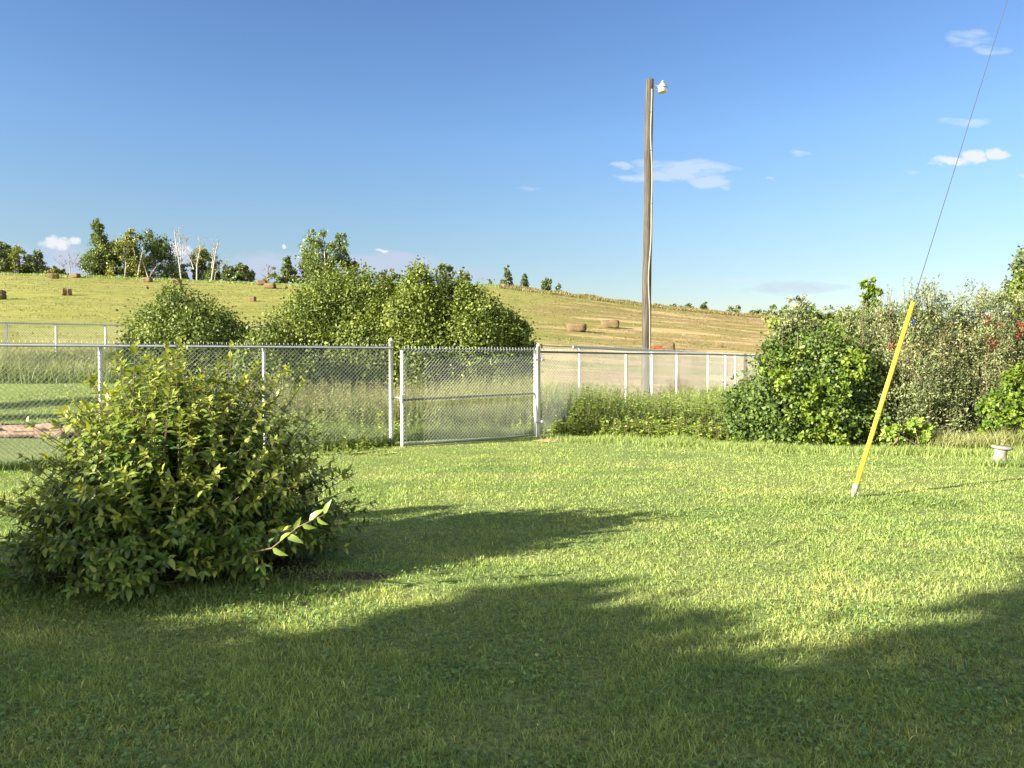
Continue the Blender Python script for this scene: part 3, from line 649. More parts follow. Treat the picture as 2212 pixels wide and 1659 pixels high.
for i, (x, w, h) in enumerate([(-14, 1.0, .07), (52, .8, .06), (108, .6, .07)]):
    rock('edging_stone', ['lower front stone at far left of the garden edging', 'lower front stone in the middle of the garden edging', 'lower front stone at the right of the garden edging'][i], (pixX(x, 15.5), 15.5, .07), (w * .5, .15, h), M['stone'], 'edging stone', 30 + i, 'stones edging the garden bed', .05, .3)
rock('rock', 'cream rock on the ground behind the gate', (pixX(1112, 17.2), 17.2, .28), (.2, .14, .09), simple('cream_rock', (.36, .30, .20), .85, .2, var=.15, scale=8, bmp=.4), seed=21)
def mound(name, label, x, y, rx, ry, h, mat, kind='stuff'):
    th = np.arange(28) * 2 * np.pi / 28; V_ = [(x, y, float(gz(x, y)) + h)]; q = []
    rings = 6
    for i in range(1, rings + 1):
        f = i / rings
        for t_ in th:
            k_ = 1 + .25 * (float(noise2(math.cos(t_) * 2 + x, math.sin(t_) * 2 + y, 9)) - .5); X_, Y_ = x + rx * f * k_ * math.cos(t_), y + ry * f * k_ * math.sin(t_)
            V_.append((X_, Y_, float(gz(X_, Y_)) + h * (math.cos(f * np.pi) * .5 + .5) * (1 + .5 * (float(noise2(X_ * 6, Y_ * 6, 4)) - .5)) + (.006 if i < rings else -.02)))
    for j in range(28): q.append((0, 1 + j, 1 + (j + 1) % 28, 0))
    for i in range(rings - 1):
        for j in range(28): q.append((1 + i * 28 + j, 1 + (i + 1) * 28 + j, 1 + (i + 1) * 28 + (j + 1) % 28, 1 + i * 28 + (j + 1) % 28))
    return tag(MB().add(V_, q).build(name, mat), label, 'soil', kind=kind)
mound('dirt_patch', 'bare tan dirt beside the foot of the gate post', .78, 14.95, .42, .22, .03, M['dirt'])
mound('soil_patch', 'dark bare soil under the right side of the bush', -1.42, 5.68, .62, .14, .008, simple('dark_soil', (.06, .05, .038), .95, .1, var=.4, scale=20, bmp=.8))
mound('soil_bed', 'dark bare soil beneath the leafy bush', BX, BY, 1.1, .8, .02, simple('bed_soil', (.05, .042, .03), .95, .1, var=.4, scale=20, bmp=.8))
mound('soil_mound', 'pinkish mound of earth behind the gate', pixX(1030, 17.2), 17.2, .6, .4, .33, M['dirt'])
mound('soil_mound', 'low pinkish earth bank beside the right gate post', pixX(1215, 18.5), 18.5, 1.0, .5, .30, M['dirt'])

# ------------------------------------------------------------------ weeds
def weedgrass(name, label, n, region, h, mat, tintm=.5, lean=.4, wd=(.006, .013)):
    X, Y = region(n); hh = h * rng.uniform(.35, 1.05, len(X)) * (.35 + .7 * noise2(X * .9, Y * .9, 6) + .5 * noise2(X * 3.5, Y * 3.5, 7))
    return tag(blades(name, X, Y, hh, rng.uniform(*wd, len(X)), np.full(len(X), lean), mat, np.clip(rng.normal(tintm, .22, len(X)), 0, 1)), label, 'weeds', kind='stuff')
def region_a(n):
    X = rng.uniform(-6.6, 1.0, n); Y = rng.uniform(15.4, 19.2, n); k = Y > np.interp(X, [-6.6, -2.2, .5, 1], [16.5, 15.2, 16.4, 16.8]); return X[k], Y[k]
weedgrass('tall_weeds', 'tall pale seeding grass growing behind the fence and gate', 17000, region_a, 1.05, M['weedgrass'], .55)
def region_a2(n):
    X = rng.uniform(-6.3, .9, n); Y = rng.uniform(14.3, 17.0, n); k = (Y > np.interp(X, [-6.3, -2.2, .9], [12.3, 14.7, 16.3])) & (Y < np.interp(X, [-6.3, -2.2, .9], [16.4, 16.4, 17.6])); return X[k], Y[k]
weedgrass('rough_grass', 'rough green grass just behind the gate', 42000, region_a2, .36, M['greengrass'], .6, .8)
def region_b(n):
    X = rng.uniform(-16, -6, n); Y = rng.uniform(16.2, 27, n); return X, Y
weedgrass('paddock_grass', 'bright short grass of the paddock behind the left fence', 60000, region_b, .07, M['greengrass'], .6, 1.0, (.01, .02))
def region_c(n):
    X = rng.uniform(-22, -5, n); Y = rng.uniform(27, 33, n); return X, Y
weedgrass('tall_weeds', 'tangled weeds along the distant fence at left', 24000, region_c, .95, M['weedgrass'], .35, .5, (.015, .03))
def region_d(n):
    X = rng.uniform(1.0, 13, n); Y = rng.uniform(17, 29, n); k = X > (Y - 15.6) * .55 + .6; k |= (Y < 22) & (X > 1) ; return X[k], Y[k]
weedgrass('green_weeds', 'feathery green weeds behind the right fence', 52000, region_d, .75, M['greengrass'], .55, .5, (.01, .02))
def region_e(n):
    X = rng.uniform(1, 16, n); Y = rng.uniform(24, 37, n); return X, Y
weedgrass('dry_field_grass', 'dry tan grass round the foot of the wooden pole', 40000, region_e, .34, M['drygrass'], .55, .7, (.015, .03))
# broad-leaved weeds along the right fence foot
def plants(name, label, spots, hrange, lsize, mat, nl=16, tintm=.6):
    P, A, Nn, L, T_ = [], [], [], [], []; sb = MB()
    for (x, y) in spots:
        h = rng.uniform(*hrange); g = float(gz(x, y)); ln = rng.normal(0, .12, 2) * h
        sb.tube([(x, y, g), (x + ln[0] * .5, y + ln[1] * .5, g + h * .5), (x + ln[0], y + ln[1], g + h)], [.006, .005, .002], 4, False)
        for j in range(nl):
            f = rng.uniform(.08, 1.0); a = rng.uniform(0, 6.28)
            P.append((x + ln[0] * f, y + ln[1] * f, g + h * f)); A.append((math.cos(a), math.sin(a), rng.uniform(-.2, .7))); Nn.append((rng.normal(0, .3), rng.normal(0, .3), 1)); L.append(lsize * rng.uniform(.5, 1.2) * (1.15 - .5 * f)); T_.append(rng.normal(tintm, .2))
    e = empty(name, label, 'weeds', (0, 0, 0)); e['kind'] = 'stuff'
    sb.build('stalks', M['greengrass'] if False else M['stem'], e); leaves('weed_leaves', np.array(P), np.array(A), np.array(Nn), np.array(L), .5, mat, np.clip(np.array(T_), 0, 1), None, e, True, .5)
    return e
sp = []
for i in range(520):
    f = rng.uniform(0, 1); x = .85 + f * 4.4 + rng.normal(0, .1); y = np.interp(x, [.8, 1.5, 3, 5.3], [15.7, 15.6, 15.2, 14.3]) + abs(rng.normal(0, .55)); sp.append((x, y))
M['weedleaf'] = leafmat('weed_leaf', [(0, (.09, .17, .03)), (.5, (.20, .30, .05)), (1, (.35, .43, .10))], .35, .5, .35, (1.5, .15))
plants('leafy_weeds', 'low leafy weeds with broad leaves along the right fence foot', sp, (.10, .42), .12, M['weedleaf'], 15)
M['paleweed'] = leafmat('pale_weed_leaf', [(0, (.12, .17, .045)), (.5, (.25, .31, .10)), (1, (.45, .47, .21))], .3, .6, .25, (1.5, .15))
M['midweed'] = leafmat('mid_weed_leaf', [(0, (.10, .19, .035)), (.5, (.23, .36, .07)), (1, (.42, .54, .13))], .35, .55, .3, (1.5, .2))
sp = [(rng.uniform(-6.4, .9), rng.uniform(13.2, 17.6)) for _ in range(1100)]
sp = [(x, y) for x, y in sp if y > np.interp(x, [-6.4, -2.2, .9], [12.3, 14.75, 16.35])]
plants('leafy_weeds', 'low mid-green leafy weeds just behind the gate and fence', sp, (.2, .62), .09, M['midweed'], 26, .65)
sp = [(rng.uniform(-6.4, .9), rng.uniform(15.2, 19.2)) for _ in range(1150)]
sp = [(x, y) for x, y in sp if y > np.interp(x, [-6.6, -2.2, .5, 1], [14.5, 15.4, 16.4, 16.9])]
plants('pale_weeds', 'pale seeding leafy weeds standing behind the fence and gate', sp, (.45, 1.2), .085, M['paleweed'], 44, .5)
sp = [(rng.uniform(1.3, 6.2), rng.uniform(15.9, 19)) for _ in range(330)]
plants('tall_leafy_weeds', 'tall green weeds rising behind the right fence', sp, (.45, 1.0), .12, M['weedleaf'], 26, .45)
sp = [(rng.uniform(.75, 2.3), rng.uniform(16.8, 20)) for _ in range(260)]
plants('tall_leafy_weeds', 'tall feathery green weeds just right of the gate post', sp, (.6, 1.05), .085, M['midweed'], 44, .45)
sp = [(pixX(1250, 16.2), 16.2), (pixX(1262, 16.4), 16.4), (pixX(1300, 16.6), 16.6), (pixX(1254, 16.0), 16.0)]
plants('mullein', 'upright bright green weed spike by the right fence', sp, (.55, .72), .11, M['lime'], 40, .6)
sp = [(rng.uniform(-3.3, -2.2) , 0) for _ in range(70)]
sp = [(x, float(np.interp(x, [-7.4, -2.2], [11.1, 14.2])) - abs(rng.normal(.1, .15))) for x, _ in sp]
sp += [(pixX(rng.uniform(600, 850), 13.4), rng.uniform(12.6, 13.9)) for _ in range(50)]
plants('leafy_weeds', 'small leafy weeds at the foot of the tall white gate post', sp, (.08, .2), .09, M['weedleaf'], 14, .45)

# ------------------------------------------------------------------ shrubs behind the fence
def shrub(name, label, lobes, n, size, mat, cat='shrub', zmin=.0, spread=.2, wr=.7, stems=10, group=None, tintm=.45, shell=.6, updir=.1, k=None, nb=(.9, .7)):
    lb = np.array(lobes, float); c0 = lb[:, :2].mean(0); g = float(gz(c0[0], c0[1])); org = np.array([c0[0], c0[1], g])
    e = empty(name, label, cat, org, group); L2 = lb.copy(); L2[:, :3] -= org
    crown('foliage', L2, n, size, mat, e, wr, spread=spread, zmin=zmin, tintm=tintm, shell=shell, updir=updir, k=k, origin=org, nb=nb)
    sm = MB()
    for i in range(stems if len(lb) > 1 else 0):
        l = L2[rng.integers(0, len(L2))]; b0 = np.array([l[0] * .55 + rng.normal(0, .15), l[1] * .55, -.05]); e1 = l[:3] + rng.normal(0, .35, 3) * l[3:]
        md = (b0 + e1) / 2 + rng.normal(0, .1, 3); sm.tube([(0, 0, -.15), b0, md, e1] if stems <= 8 else [b0, md, e1], [.03, .03, .022, .008] if stems <= 8 else [.035, .022, .008], 5, False)
    if stems: sm.build('stems', M['bark'], e)
    return e
def lob(x, y, w, h, Y, dy=None):
    """lobe centred on photo position, half-width / half-height in grid px"""
    p = pix(x, y, Y); return (p[0], p[1], p[2], w / F * Y, (dy or w) / F * Y, h / F * Y)
YA = 21.5
shrub('lilac_bush', 'largest rounded green shrub behind the gate, below the tall poplar', [lob(640, 730, 62, 68, YA), lob(700, 690, 66, 78, YA + .4), lob(755, 655, 58, 72, YA + .6), lob(690, 790, 90, 75, YA), lob(800, 665, 42, 72, YA + .3), lob(800, 770, 75, 85, YA - .3), lob(610, 800, 36, 55, YA - .4), lob(835,650,28,50,YA+1)], 52000, .085, M['lilac'], stems=24, spread=.22)
shrub('lilac_bush', 'middle yellow-green shrub of the tall clump behind the gate', [lob(905, 640, 38, 60, YA - .2), lob(880, 700, 50, 62, YA - .4), lob(935, 690, 42, 60, YA), lob(900, 780, 66, 70, YA - .5), lob(960, 740, 40, 60, YA)], 34000, .085, M['lilac'], stems=16, tintm=.55, spread=.22)
shrub('lilac_bush', 'right-hand shrub of the tall clump, sloping down to the gate post', [lob(990, 660, 42, 55, YA + .2), lob(1040, 690, 42, 60, YA), lob(1015, 750, 60, 70, YA - .4), lob(1085, 730, 42, 55, YA + .1), lob(1120, 745, 34, 45, YA + .2), lob(1070, 800, 62, 60, YA - .2), lob(1132, 790, 24, 50, YA + .3)], 38000, .085, M['lilac'], stems=18, spread=.22)
shrub('lilac_bush', 'dome-shaped dull green shrub standing alone behind the left fence', [lob(390, 680, 48, 60, 20), lob(340, 715, 55, 52, 20), lob(440, 710, 60, 50, 20), lob(400, 780, 105, 75, 19.8), lob(500, 745, 42, 48, 20.2), lob(310, 770, 40, 45, 20), lob(510, 800, 40, 55, 20)], 38000, .08, M['lilac_dark'], stems=16, spread=.22)
shrub('low_shrub', 'low dark shrub growing through the far end of the left fence', [lob(560, 790, 60, 60, 19.2), lob(620, 820, 60, 50, 19), lob(520, 830, 60, 50, 19)], 9000, .10, M['lilac'], stems=8)

# hedge on the right
HY = 14.6
shrub('hedge_shrub', 'broad dark green shrub with yellow-green patches at the left end of the hedge', [lob(1640, 890, 62, 75, HY), lob(1700, 800, 55, 75, HY + .1), lob(1690, 900, 75, 75, HY - .2), lob(1770, 790, 60, 85, HY), lob(1780, 890, 70, 85, HY - .3), lob(1850, 830, 55, 90, HY), lob(1860, 920, 60, 55, HY - .2), lob(1600, 900, 32, 45, HY + .3), lob(1665, 790, 28, 45, HY + .2)], 34000, .075, M['vine'], stems=30, spread=.2, tintm=.4)
shrub('hedge_vine', 'patch of vivid lime green leaves on the front of the dark shrub', [lob(1735, 855, 44, 50, HY - .75, 24), lob(1790, 840, 40, 34, HY - .8, 24), lob(1775, 905, 36, 34, HY - .85, 20), lob(1745, 950, 24, 18, HY - .95, 16), lob(1690, 820, 24, 24, HY - .75, 20), lob(1810, 955, 40, 16, HY - .95, 14), lob(1840, 790, 36, 30, HY - .7, 20)], 3000, .08, M['lime'], stems=0, k=150, shell=.3, tintm=.35)
shrub('slender_shrub', 'slender pale shrub rising above the left end of the hedge', [lob(1722, 665, 17, 28, HY + .6), lob(1718, 705, 30, 38, HY + .6), lob(1745, 725, 30, 40, HY + .6), lob(1690, 740, 22, 30, HY + .5), lob(1740, 770, 34, 40, HY + .5)], 7500, .07, M['silver'], stems=8, wr=.4, shell=.3, tintm=.5)
sil = []
for x, top in ((1850, 665), (1890, 650), (1940, 640), (1990, 625), (2040, 632), (2090, 618), (2140, 622), (2190, 622), (2250, 600), (2320, 590), (2400, 585)):
    Yh = HY + rng.uniform(-.1, .6)
    sil += [lob(x, top + 48, 34, 48, Yh), lob(x + rng.uniform(-10, 10), top + 120, 44, 66, Yh - .2), lob(x, top + 210, 46, 66, Yh - .35), lob(x, top + 285, 44, 48, Yh - .4)]
shrub('willow_hedge', 'tall silvery-leaved willow hedge filling the right edge of the yard', sil, 88000, .062, M['silver'], 'hedge', stems=70, wr=.35, spread=.22, shell=.35, tintm=.45, updir=.5)
# upright twigs above the hedge
tw = [o for o in COL.objects if o.name.startswith('willow_hedge')][0]; o0 = np.array(tw.location)
P, A, Nn, L, T_ = [], [], [], [], []; sm = MB()
for i in range(60):
    x = rng.uniform(1850, 2400); top = np.interp(x, [1850, 1940, 1990, 2090, 2212, 2400], [665, 640, 620, 612, 618, 585]); Yh = HY + rng.uniform(-.2, .6)
    b0 = pix(x, top + 60, Yh) - o0; hgt = rng.uniform(.25, .8); l = np.array([rng.normal(0, .16), rng.normal(0, .16), 1.]) * hgt
    sm.tube([b0 - (0, 0, .5), b0, b0 + l * .5 + rng.normal(0, .015, 3), b0 + l], [.008, .006, .004, .002], 3, False)
    for j in range(34):
        f = rng.uniform(.05, 1) ; P.append(b0 + l * f + rng.normal(0, .02, 3)); A.append(rng.normal(0, .5, 3) + np.array([0, 0, .8])); Nn.append(rng.normal(0, 1, 3)); L.append(.055 * rng.uniform(.6, 1.2)); T_.append(rng.normal(.5, .2))
sm.tube([b0, b0 + (0, 0, .01)], .004, 3, False); sm.build('twigs', M['stem'], tw); leaves('twig_leaves', np.array(P), np.array(A), np.array(Nn), np.array(L), .35, M['silver'], np.clip(T_, 0, 1), None, tw, False)
# red leaves as part of the hedge
rl = [lob(2145, 735, 16, 10, HY - .36, 10), lob(2130, 690, 14, 9, HY - .3, 10), lob(2207, 715, 11, 20, HY - .5, 14), lob(1925, 748, 18, 7, HY - .35, 10), lob(2165, 700, 12, 6, HY - .3, 8)]
L2 = np.array(rl); L2[:, :3] -= o0
tag(crown('red_leaves', L2, 260, .06, M['red'], tw, .6, k=40, shell=.2), 'scattered red autumn leaves')
shrub('hedge_shrub', 'bright green leafy patch low on the hedge at the right edge', [lob(2160, 880, 40, 45, HY - 1.0, 25), lob(2210, 850, 40, 50, HY - 1.0, 25), lob(2150, 930, 28, 26, HY - 1.1, 20), lob(2215, 920, 40, 32, HY - 1.1, 22), lob(2270, 870, 50, 60, HY - 1, 25)], 6000, .085, M['lime'], stems=6, tintm=.25)
shrub('hedge_shrub', 'small sapling with a yellow-green tuft sticking up above the hedge', [lob(1876, 612, 13, 9, HY + .9), lob(1890, 628, 14, 10, HY + .9), lob(1878, 655, 14, 22, HY + .9)], 900, .085, M['lime'], stems=3, shell=.3, tintm=.2)
shrub('hedge_shrub', 'tall yellow-green shrub at the right edge above the hedge', [lob(2215, 640, 36, 34, HY + 1.2), lob(2260, 620, 50, 50, HY + 1.2)], 3500, .08, M['lilac'], stems=3)
shrub('low_shrub', 'grey-green scrub in a band beyond the slender shrub', [lob(x, 700 + 3 * math.sin(x), 34, 22, 40) for x in range(1690, 2000, 34)], 9000, .20, M['lilac_dark'], stems=6, shell=.3, tintm=.55)
shrub('low_shrub', 'small clump of light green plants in front of the dark hedge hollow', [lob(1935, 940, 24, 22, HY - 1.2, 14), lob(1985, 930, 22, 22, HY - 1.1, 14)], 1500, .08, M['weedleaf'], stems=3, tintm=.6)

# blue tarp glimpsed through the hedge
def cloth(name, label, c_, w, h, mat, seed, cat):
    n = 14; uu, vv = np.meshgrid(np.linspace(-1, 1, n), np.linspace(-1, 1, n)); z = vv * h + .12 * h * np.sin(uu * 4 + seed); y = .10 * w * np.sin(uu * 5 + vv * 3 + seed) + .08 * w * noise2(uu * 3, vv * 3, seed)
    V_ = np.stack([uu * w * (1 - .25 * np.abs(vv) ** 2), y, z], -1).reshape(-1, 3); V2 = V_ + np.array([0, .006, 0]); q = []
    for i in range(n - 1):
        for j in range(n - 1): a = i * n + j; q.append((a, a + 1, a + n + 1, a + n)); q.append((a + n * n, a + n + n * n, a + n + 1 + n * n, a + 1 + n * n))
    o = MB().add(np.concatenate([V_, V2]), q).build(name, mat); o.location = tuple(c_); return tag(o, label, cat)
e = empty('plastic_tarp', 'dark blue plastic tarp with a white panel showing through the hedge', 'tarp', pix(2014, 712, HY - .12))
a = cloth('blue_sheet', None, (0, 0, 0), .15, .055, M['blue'], 1, None); a.parent = e
a = cloth('white_panel', None, (.02, -.03, -.02), .055, .018, M['white'], 4, None); a.parent = e
cloth('plastic_scrap', 'small scrap of blue plastic in the hedge beside the yellow guard', pix(1972, 695, HY - .4), .04, .055, M['blue'], 2, 'scrap')
# ------------------------------------------------------------------ hay bales
def bale(label, x, y, w, h, d, rz, name='hay_bale', Yfix=None, sink=.05, tilt=0):
    p = hit(x, y); r_ = np.random.default_rng(abs(int(x))); n = 9
    V_, q = [], []; g = np.linspace(-1, 1, n)
    for ax in range(3):
        for sg in (-1, 1):
            b0 = len(V_)
            for i in range(n):
                for j in range(n):
                    c_ = [0, 0, 0]; c_[ax] = sg; c_[(ax + 1) % 3] = g[i]; c_[(ax + 2) % 3] = g[j]; c_ = np.array(c_, float)
                    c_ = c_ / (np.sum(np.abs(c_) ** 6) ** (1 / 6)); k_ = 1 + .22 * (float(noise2(c_[0] * 3 + x, c_[1] * 3 + c_[2] * 4, 3)) - .5)
                    V_.append(c_ * k_ * np.array([w / 2, d / 2, h / 2]))
            for i in range(n - 1):
                for j in range(n - 1):
                    a = b0 + i * n + j; f4 = (a, a + n, a + n + 1, a + 1); q.append(f4 if sg > 0 else f4[::-1])
    o = MB().add(V_, q).build(name, M['hay'], smooth=True); o.location = (float(p[0]), float(p[1]), float(p[2] + h / 2 - sink)); o.rotation_euler = (0, tilt, rz)
    return tag(o, label, 'hay bale', 'bales lying in the mown field')
bale('nearer rectangular hay bale on the slope left of the pole', 1245, 716, 2.0, .88, 1.1, R(-8))
bale('rectangular hay bale on the slope, between its neighbour and the pole', 1318, 708, 2.0, .92, 1.1, R(-8))
bale('hay bale with a dark end just right of the pole foot, above the fence rail', 1432, 758, 1.9, .75, .9, R(-10))
bale('leftmost bale, dark and cut by the photo edge, low on the slope', -8, 647, 2.03, 1.23, 1.28, R(10))
bale('left one of two upright bales in the middle of the left slope', 139, 638, 0.58, 0.98, 0.80, R(30), tilt=R(6))
bale('right one of two upright bales in the middle of the left slope', 150, 638, 0.58, 0.94, 0.80, R(30), tilt=R(-5))
bale('pale hay bale touching a darker one near the dead bare tree', 111, 599, 1.40, 0.77, 0.96, R(0))
bale('darker hay bale right of the pale one near the dead bare tree', 118.5, 602, 1.17, 0.94, 1.04, R(20))
bale('square hay bale at the foot of the tall leafy poplar', 162, 600, 1.87, 0.85, 1.04, R(-15))
bale('small hay bale on the ridge below the birch trunks', 319, 609, 1.64, 0.89, 1.04, R(-15))
bale('hay bale just above the top of the dome-shaped shrub', 381, 615, 1.87, 1.02, 1.04, R(-15))
bale('upper one of two hay bales on the ridge left of the big poplar', 566, 616, 1.72, 1.02, 1.04, R(5))
bale('lower one of two hay bales on the ridge left of the big poplar', 583, 623, 2.03, 0.98, 1.04, R(-12))
bale('small broken heap of hay on the slope right of the dome-shaped shrub', 545, 651, 1.01, 0.68, 0.72, R(-12))
bale('small heap of hay low on the slope right of the pole', 1554, 749, 0.70, 0.42, 0.56, R(-12))
cloth('orange_sheet', 'orange plastic sheet beside the pole foot behind the fence', pix(1416, 752, 38), .36, .09, M['orange'], 3, 'plastic sheet')

# ------------------------------------------------------------------ ridge vegetation
def ridge_fuzz(name, label, n, x0, x1, off, h, mat, tintm):
    x = rng.uniform(x0, x1, n); u = (x - CX) / F; Y = RIDGE + off * rng.uniform(-1, 1, n) ; X = u * Y
    g = gz(X, Y); hh = h * rng.uniform(.3, 1.1, n) * (.3 + 1.1 * noise2(x * .05, Y * .2, 8))
    return tag(blades(name, X, Y, hh, rng.uniform(.08, .2, n), np.full(n, .35), mat, np.clip(rng.normal(tintm, .2, n), 0, 1)), label, 'grass', kind='stuff')
ridge_fuzz('ridge_grass', 'uncut grass fringing the crest of the hill', 16000, 1080, 1760, 9, .5, M['drygrass'], .2)
ridge_fuzz('ridge_grass', 'low rough growth along the ridge below the trees', 14000, -200, 1080, 6, .32, M['greengrass'], .3)
# scattered hay litter / stubble on the slope
n = 90000; x = rng.uniform(-350, 2500, n); Y = 38 + (RIDGE - 38) * rng.uniform(0, 1, n) ** .8; X = (x - CX) / F * Y
st_ = noise2(X * .07, Y * .5, 11); k = rng.uniform(0, 1, n) < sstep(.3, .75, st_); X, Y = X[k], Y[k]; n = len(X)
rt = X / Y; lf_ = rt + rng.normal(0, .08, n) < -.02
for msk, mt, lb in ((lf_, 'stubble_green', 'short cut grass tufts on the left part of the slope'), (~lf_, 'drygrass', 'cut hay stubble and litter on the right part of the slope')):
    a_, b_ = X[msk], Y[msk]; q_ = len(a_)
    tag(blades('field_stubble', a_, b_, rng.uniform(.06, .2, q_), rng.uniform(.03, .08, q_) * (b_ / 70), np.full(q_, 1.0), M[mt], np.clip(rng.normal(.45, .25, q_), 0, 1)), lb, 'stubble', kind='stuff')

def tree(name, label, x, top, base, w, style, mat, cat='tree', dist=None, n=None, bark='bark', group=None, size=.42, trunk=True, vis=0):
    Yt = dist or RIDGE + 4; p0 = pix(x, base, Yt); gr = float(gz(p0[0], Yt)); org = np.array([p0[0], Yt, min(gr, p0[2])])
    H = pixZ(top, Yt) - org[2]; Wd = w * 1.18 / F * Yt / 2
    e = empty(name, label, cat, org, group); lobes = []
    nl = {'poplar': 16, 'round': 12, 'cone': 12, 'open': 22, 'bushy': 12, 'top': 16}[style]
    for i in range(nl):
        f = (i + .5) / nl; a = rng.uniform(0, 6.28)
        if style == 'poplar': prof = np.interp(f, [0, .15, .45, .65, .85, 1], [.7, 1, .85, .5, .42, .32]); lo = .05
        elif style == 'cone': prof = np.interp(f, [0, .2, .6, 1], [.8, 1, .6, .15]); lo = .05
        elif style == 'open': prof = np.interp(f, [0, .25, .6, .85, 1], [.6, .95, 1, .85, .45]); lo = .12
        elif style == 'top': prof = np.interp(f, [0, .3, .7, 1], [.7, 1, .9, .35]); lo = .30 + vis
        elif style == 'bushy': prof = np.interp(f, [0, .4, .8, 1], [1, 1, .75, .4]); lo = .05
        else: prof = np.interp(f, [0, .3, .7, 1], [.7, 1, .85, .3]); lo = .12
        r = Wd * (.38 if style in ('open', 'top') else .44) * (.75 + .5 * rng.uniform()); off = max(Wd * prof - r * .7, 0) * rng.uniform(.55, 1.0)
        zc = H * (lo + (1 - lo) * f * .93)
        r2 = min(r, H * .16 + .3); lobes.append((off * math.cos(a), off * math.sin(a), min(zc, H - r2 * .8), r * max(prof, .5), r * max(prof, .5), r2))
    area = Wd * H; nn = n or int(min(9000, 230 * area + 600))
    crown('crown', lobes, nn, size, mat, e, .65, spread=.22, shell=.3, zmin=None, tintm=.45, k=max(24, nn // 55))
    if trunk:
        tb = MB(); lean = rng.normal(0, .03) * H
        tb.tube([(0, 0, -.3), (lean * .3, 0, H * .3), (lean * .6, 0, H * .6), (lean, 0, H * .88)], [.035 * Wd + .1, .03 * Wd + .08, .09, .03], 6)
        for l in lobes[::2]:
            z0 = l[2] * .55; tb.tube([(lean * z0 / H, 0, z0), (l[0] * .6, l[1] * .6, l[2] * .85), l[:3]], [.08, .05, .02], 4, False)
        tb.build('trunk', M[bark], e)
    return e
def bare_tree(name, label, x, top, base, bark, forks, thick=.22, dist=None, w=40):
    Yt = dist or RIDGE + 2; p0 = pix(x, base, Yt); e = empty(name, label, 'tree', p0); H = pixZ(top, Yt) - p0[2]; tb = MB(); br = MB()
    for (dx, f0, f1, th) in forks:
        X1 = dx / F * Yt; X0 = X1 * .25 * (f0 > 0)
        pts = np.array([[X0, 0, H * f0 - .3 * (f0 == 0)], [X1 * .35 + rng.normal(0, .08), rng.normal(0, .2), H * (f0 + (f1 - f0) * .4)], [X1 * .8 + rng.normal(0, .08), rng.normal(0, .2), H * (f0 + (f1 - f0) * .75)], [X1, 0, H * f1]])
        tb.tube(pts, np.array([1, .8, .55, .2]) * thick * th * .58, 6)
        for j in range(14):
            f = rng.uniform(.3, 1); b0 = np.array([np.interp(f, [0, .4, .75, 1], pts[:, 0]), 0, np.interp(f, [0, .4, .75, 1], pts[:, 2])]); a = rng.uniform(0, 6.28); l = w / F * Yt * .5 * rng.uniform(.3, .9)
            e1 = b0 + np.array([math.cos(a) * l * .6, math.sin(a) * l * .6, l * rng.uniform(.4, 1.2)]); br.tube([b0, (b0 + e1) / 2 + (0, 0, -.1 * l), e1], [.05 * th + .02, .03, .012], 4, False)
            for kk in range(3):
                b2 = b0 + (e1 - b0) * rng.uniform(.4, .9); e2 = b2 + np.array([rng.normal(0, .3), rng.normal(0, .3), rng.uniform(.2, .7)]) * l * .7; br.tube([b2, e2], [.02, .008], 3, False)
    nt_ = sum(len(a) for a in tb.v); tb.add(np.concatenate(br.v), np.concatenate(br.q)); o = tb.build('trunk', M[bark], e)
    o.data.materials.append(M['deadwood'])
    for p_ in o.data.polygons:
        if p_.vertices[0] >= nt_: p_.material_index = 1
    return e
tree('poplar_tree', 'bushy tree at the far left edge of the ridge', 8, 522, 592, 62, 'bushy', M['bluegreen'])
tree('poplar_tree', 'yellowish bushy tree, second from the left edge on the ridge', 42, 532, 592, 50, 'bushy', M['poplar_yellow'])
tree('poplar_tree', 'pointed dark tree left of the dead bare tree on the ridge', 82, 536, 592, 46, 'cone', M['bluegreen'])
tree('poplar_tree', 'tall tree off the left edge with branch tips showing', -16, 470, 592, 44, 'poplar', M['bluegreen'])
tree('low_shrub', 'low rounded shrub at the foot of the dead bare tree', 124, 576, 595, 34, 'bushy', M['poplar_yellow'], 'shrub', trunk=False)
bare_tree('dead_tree', 'small grey leafless tree with spreading branches on the left ridge', 151, 545, 596, 'deadwood', [(0, 0, .9, 1), (-22, .25, .85, .6), (18, .3, .9, .6), (28, .2, .65, .4), (-30, .15, .6, .4)], .16, w=26)
tree('poplar_tree', 'tallest narrow poplar with a tufted top on the left ridge', 215, 478, 598, 78, 'poplar', M['poplar'], n=12000)
tree('low_shrub', 'dark shrub beside the tallest poplar', 246, 545, 600, 30, 'bushy', M['poplar'], 'shrub', trunk=False)
tree('birch_tree', 'yellow-green birch with white trunk right of the tallest poplar', 276, 500, 602, 80, 'bushy', M['poplar_yellow'], bark='birchbark', vis=.1)
tree('birch_tree', 'dark green birch in the middle of the left tree group', 332, 502, 605, 90, 'bushy', M['poplar'], bark='birchbark', dist=RIDGE + 8)
bare_tree('birch_tree', 'white forked birch trunk standing before the yellow-green birch', 269, 530, 602, 'birchbark', [(0, 0, 1, 1), (10, .45, 1, .5)], .26, w=10)
bare_tree('birch_tree', 'curving white birch trunk left of the dark green birch', 297, 530, 604, 'birchbark', [(14, 0, 1, 1), (-10, .35, 1, .5)], .26, w=10)
bare_tree('birch_tree', 'leaning white birch trunk at the right of the dark green birch', 322, 560, 604, 'birchbark', [(-16, 0, 1, .8), (20, 0, .8, .6)], .22, w=8)
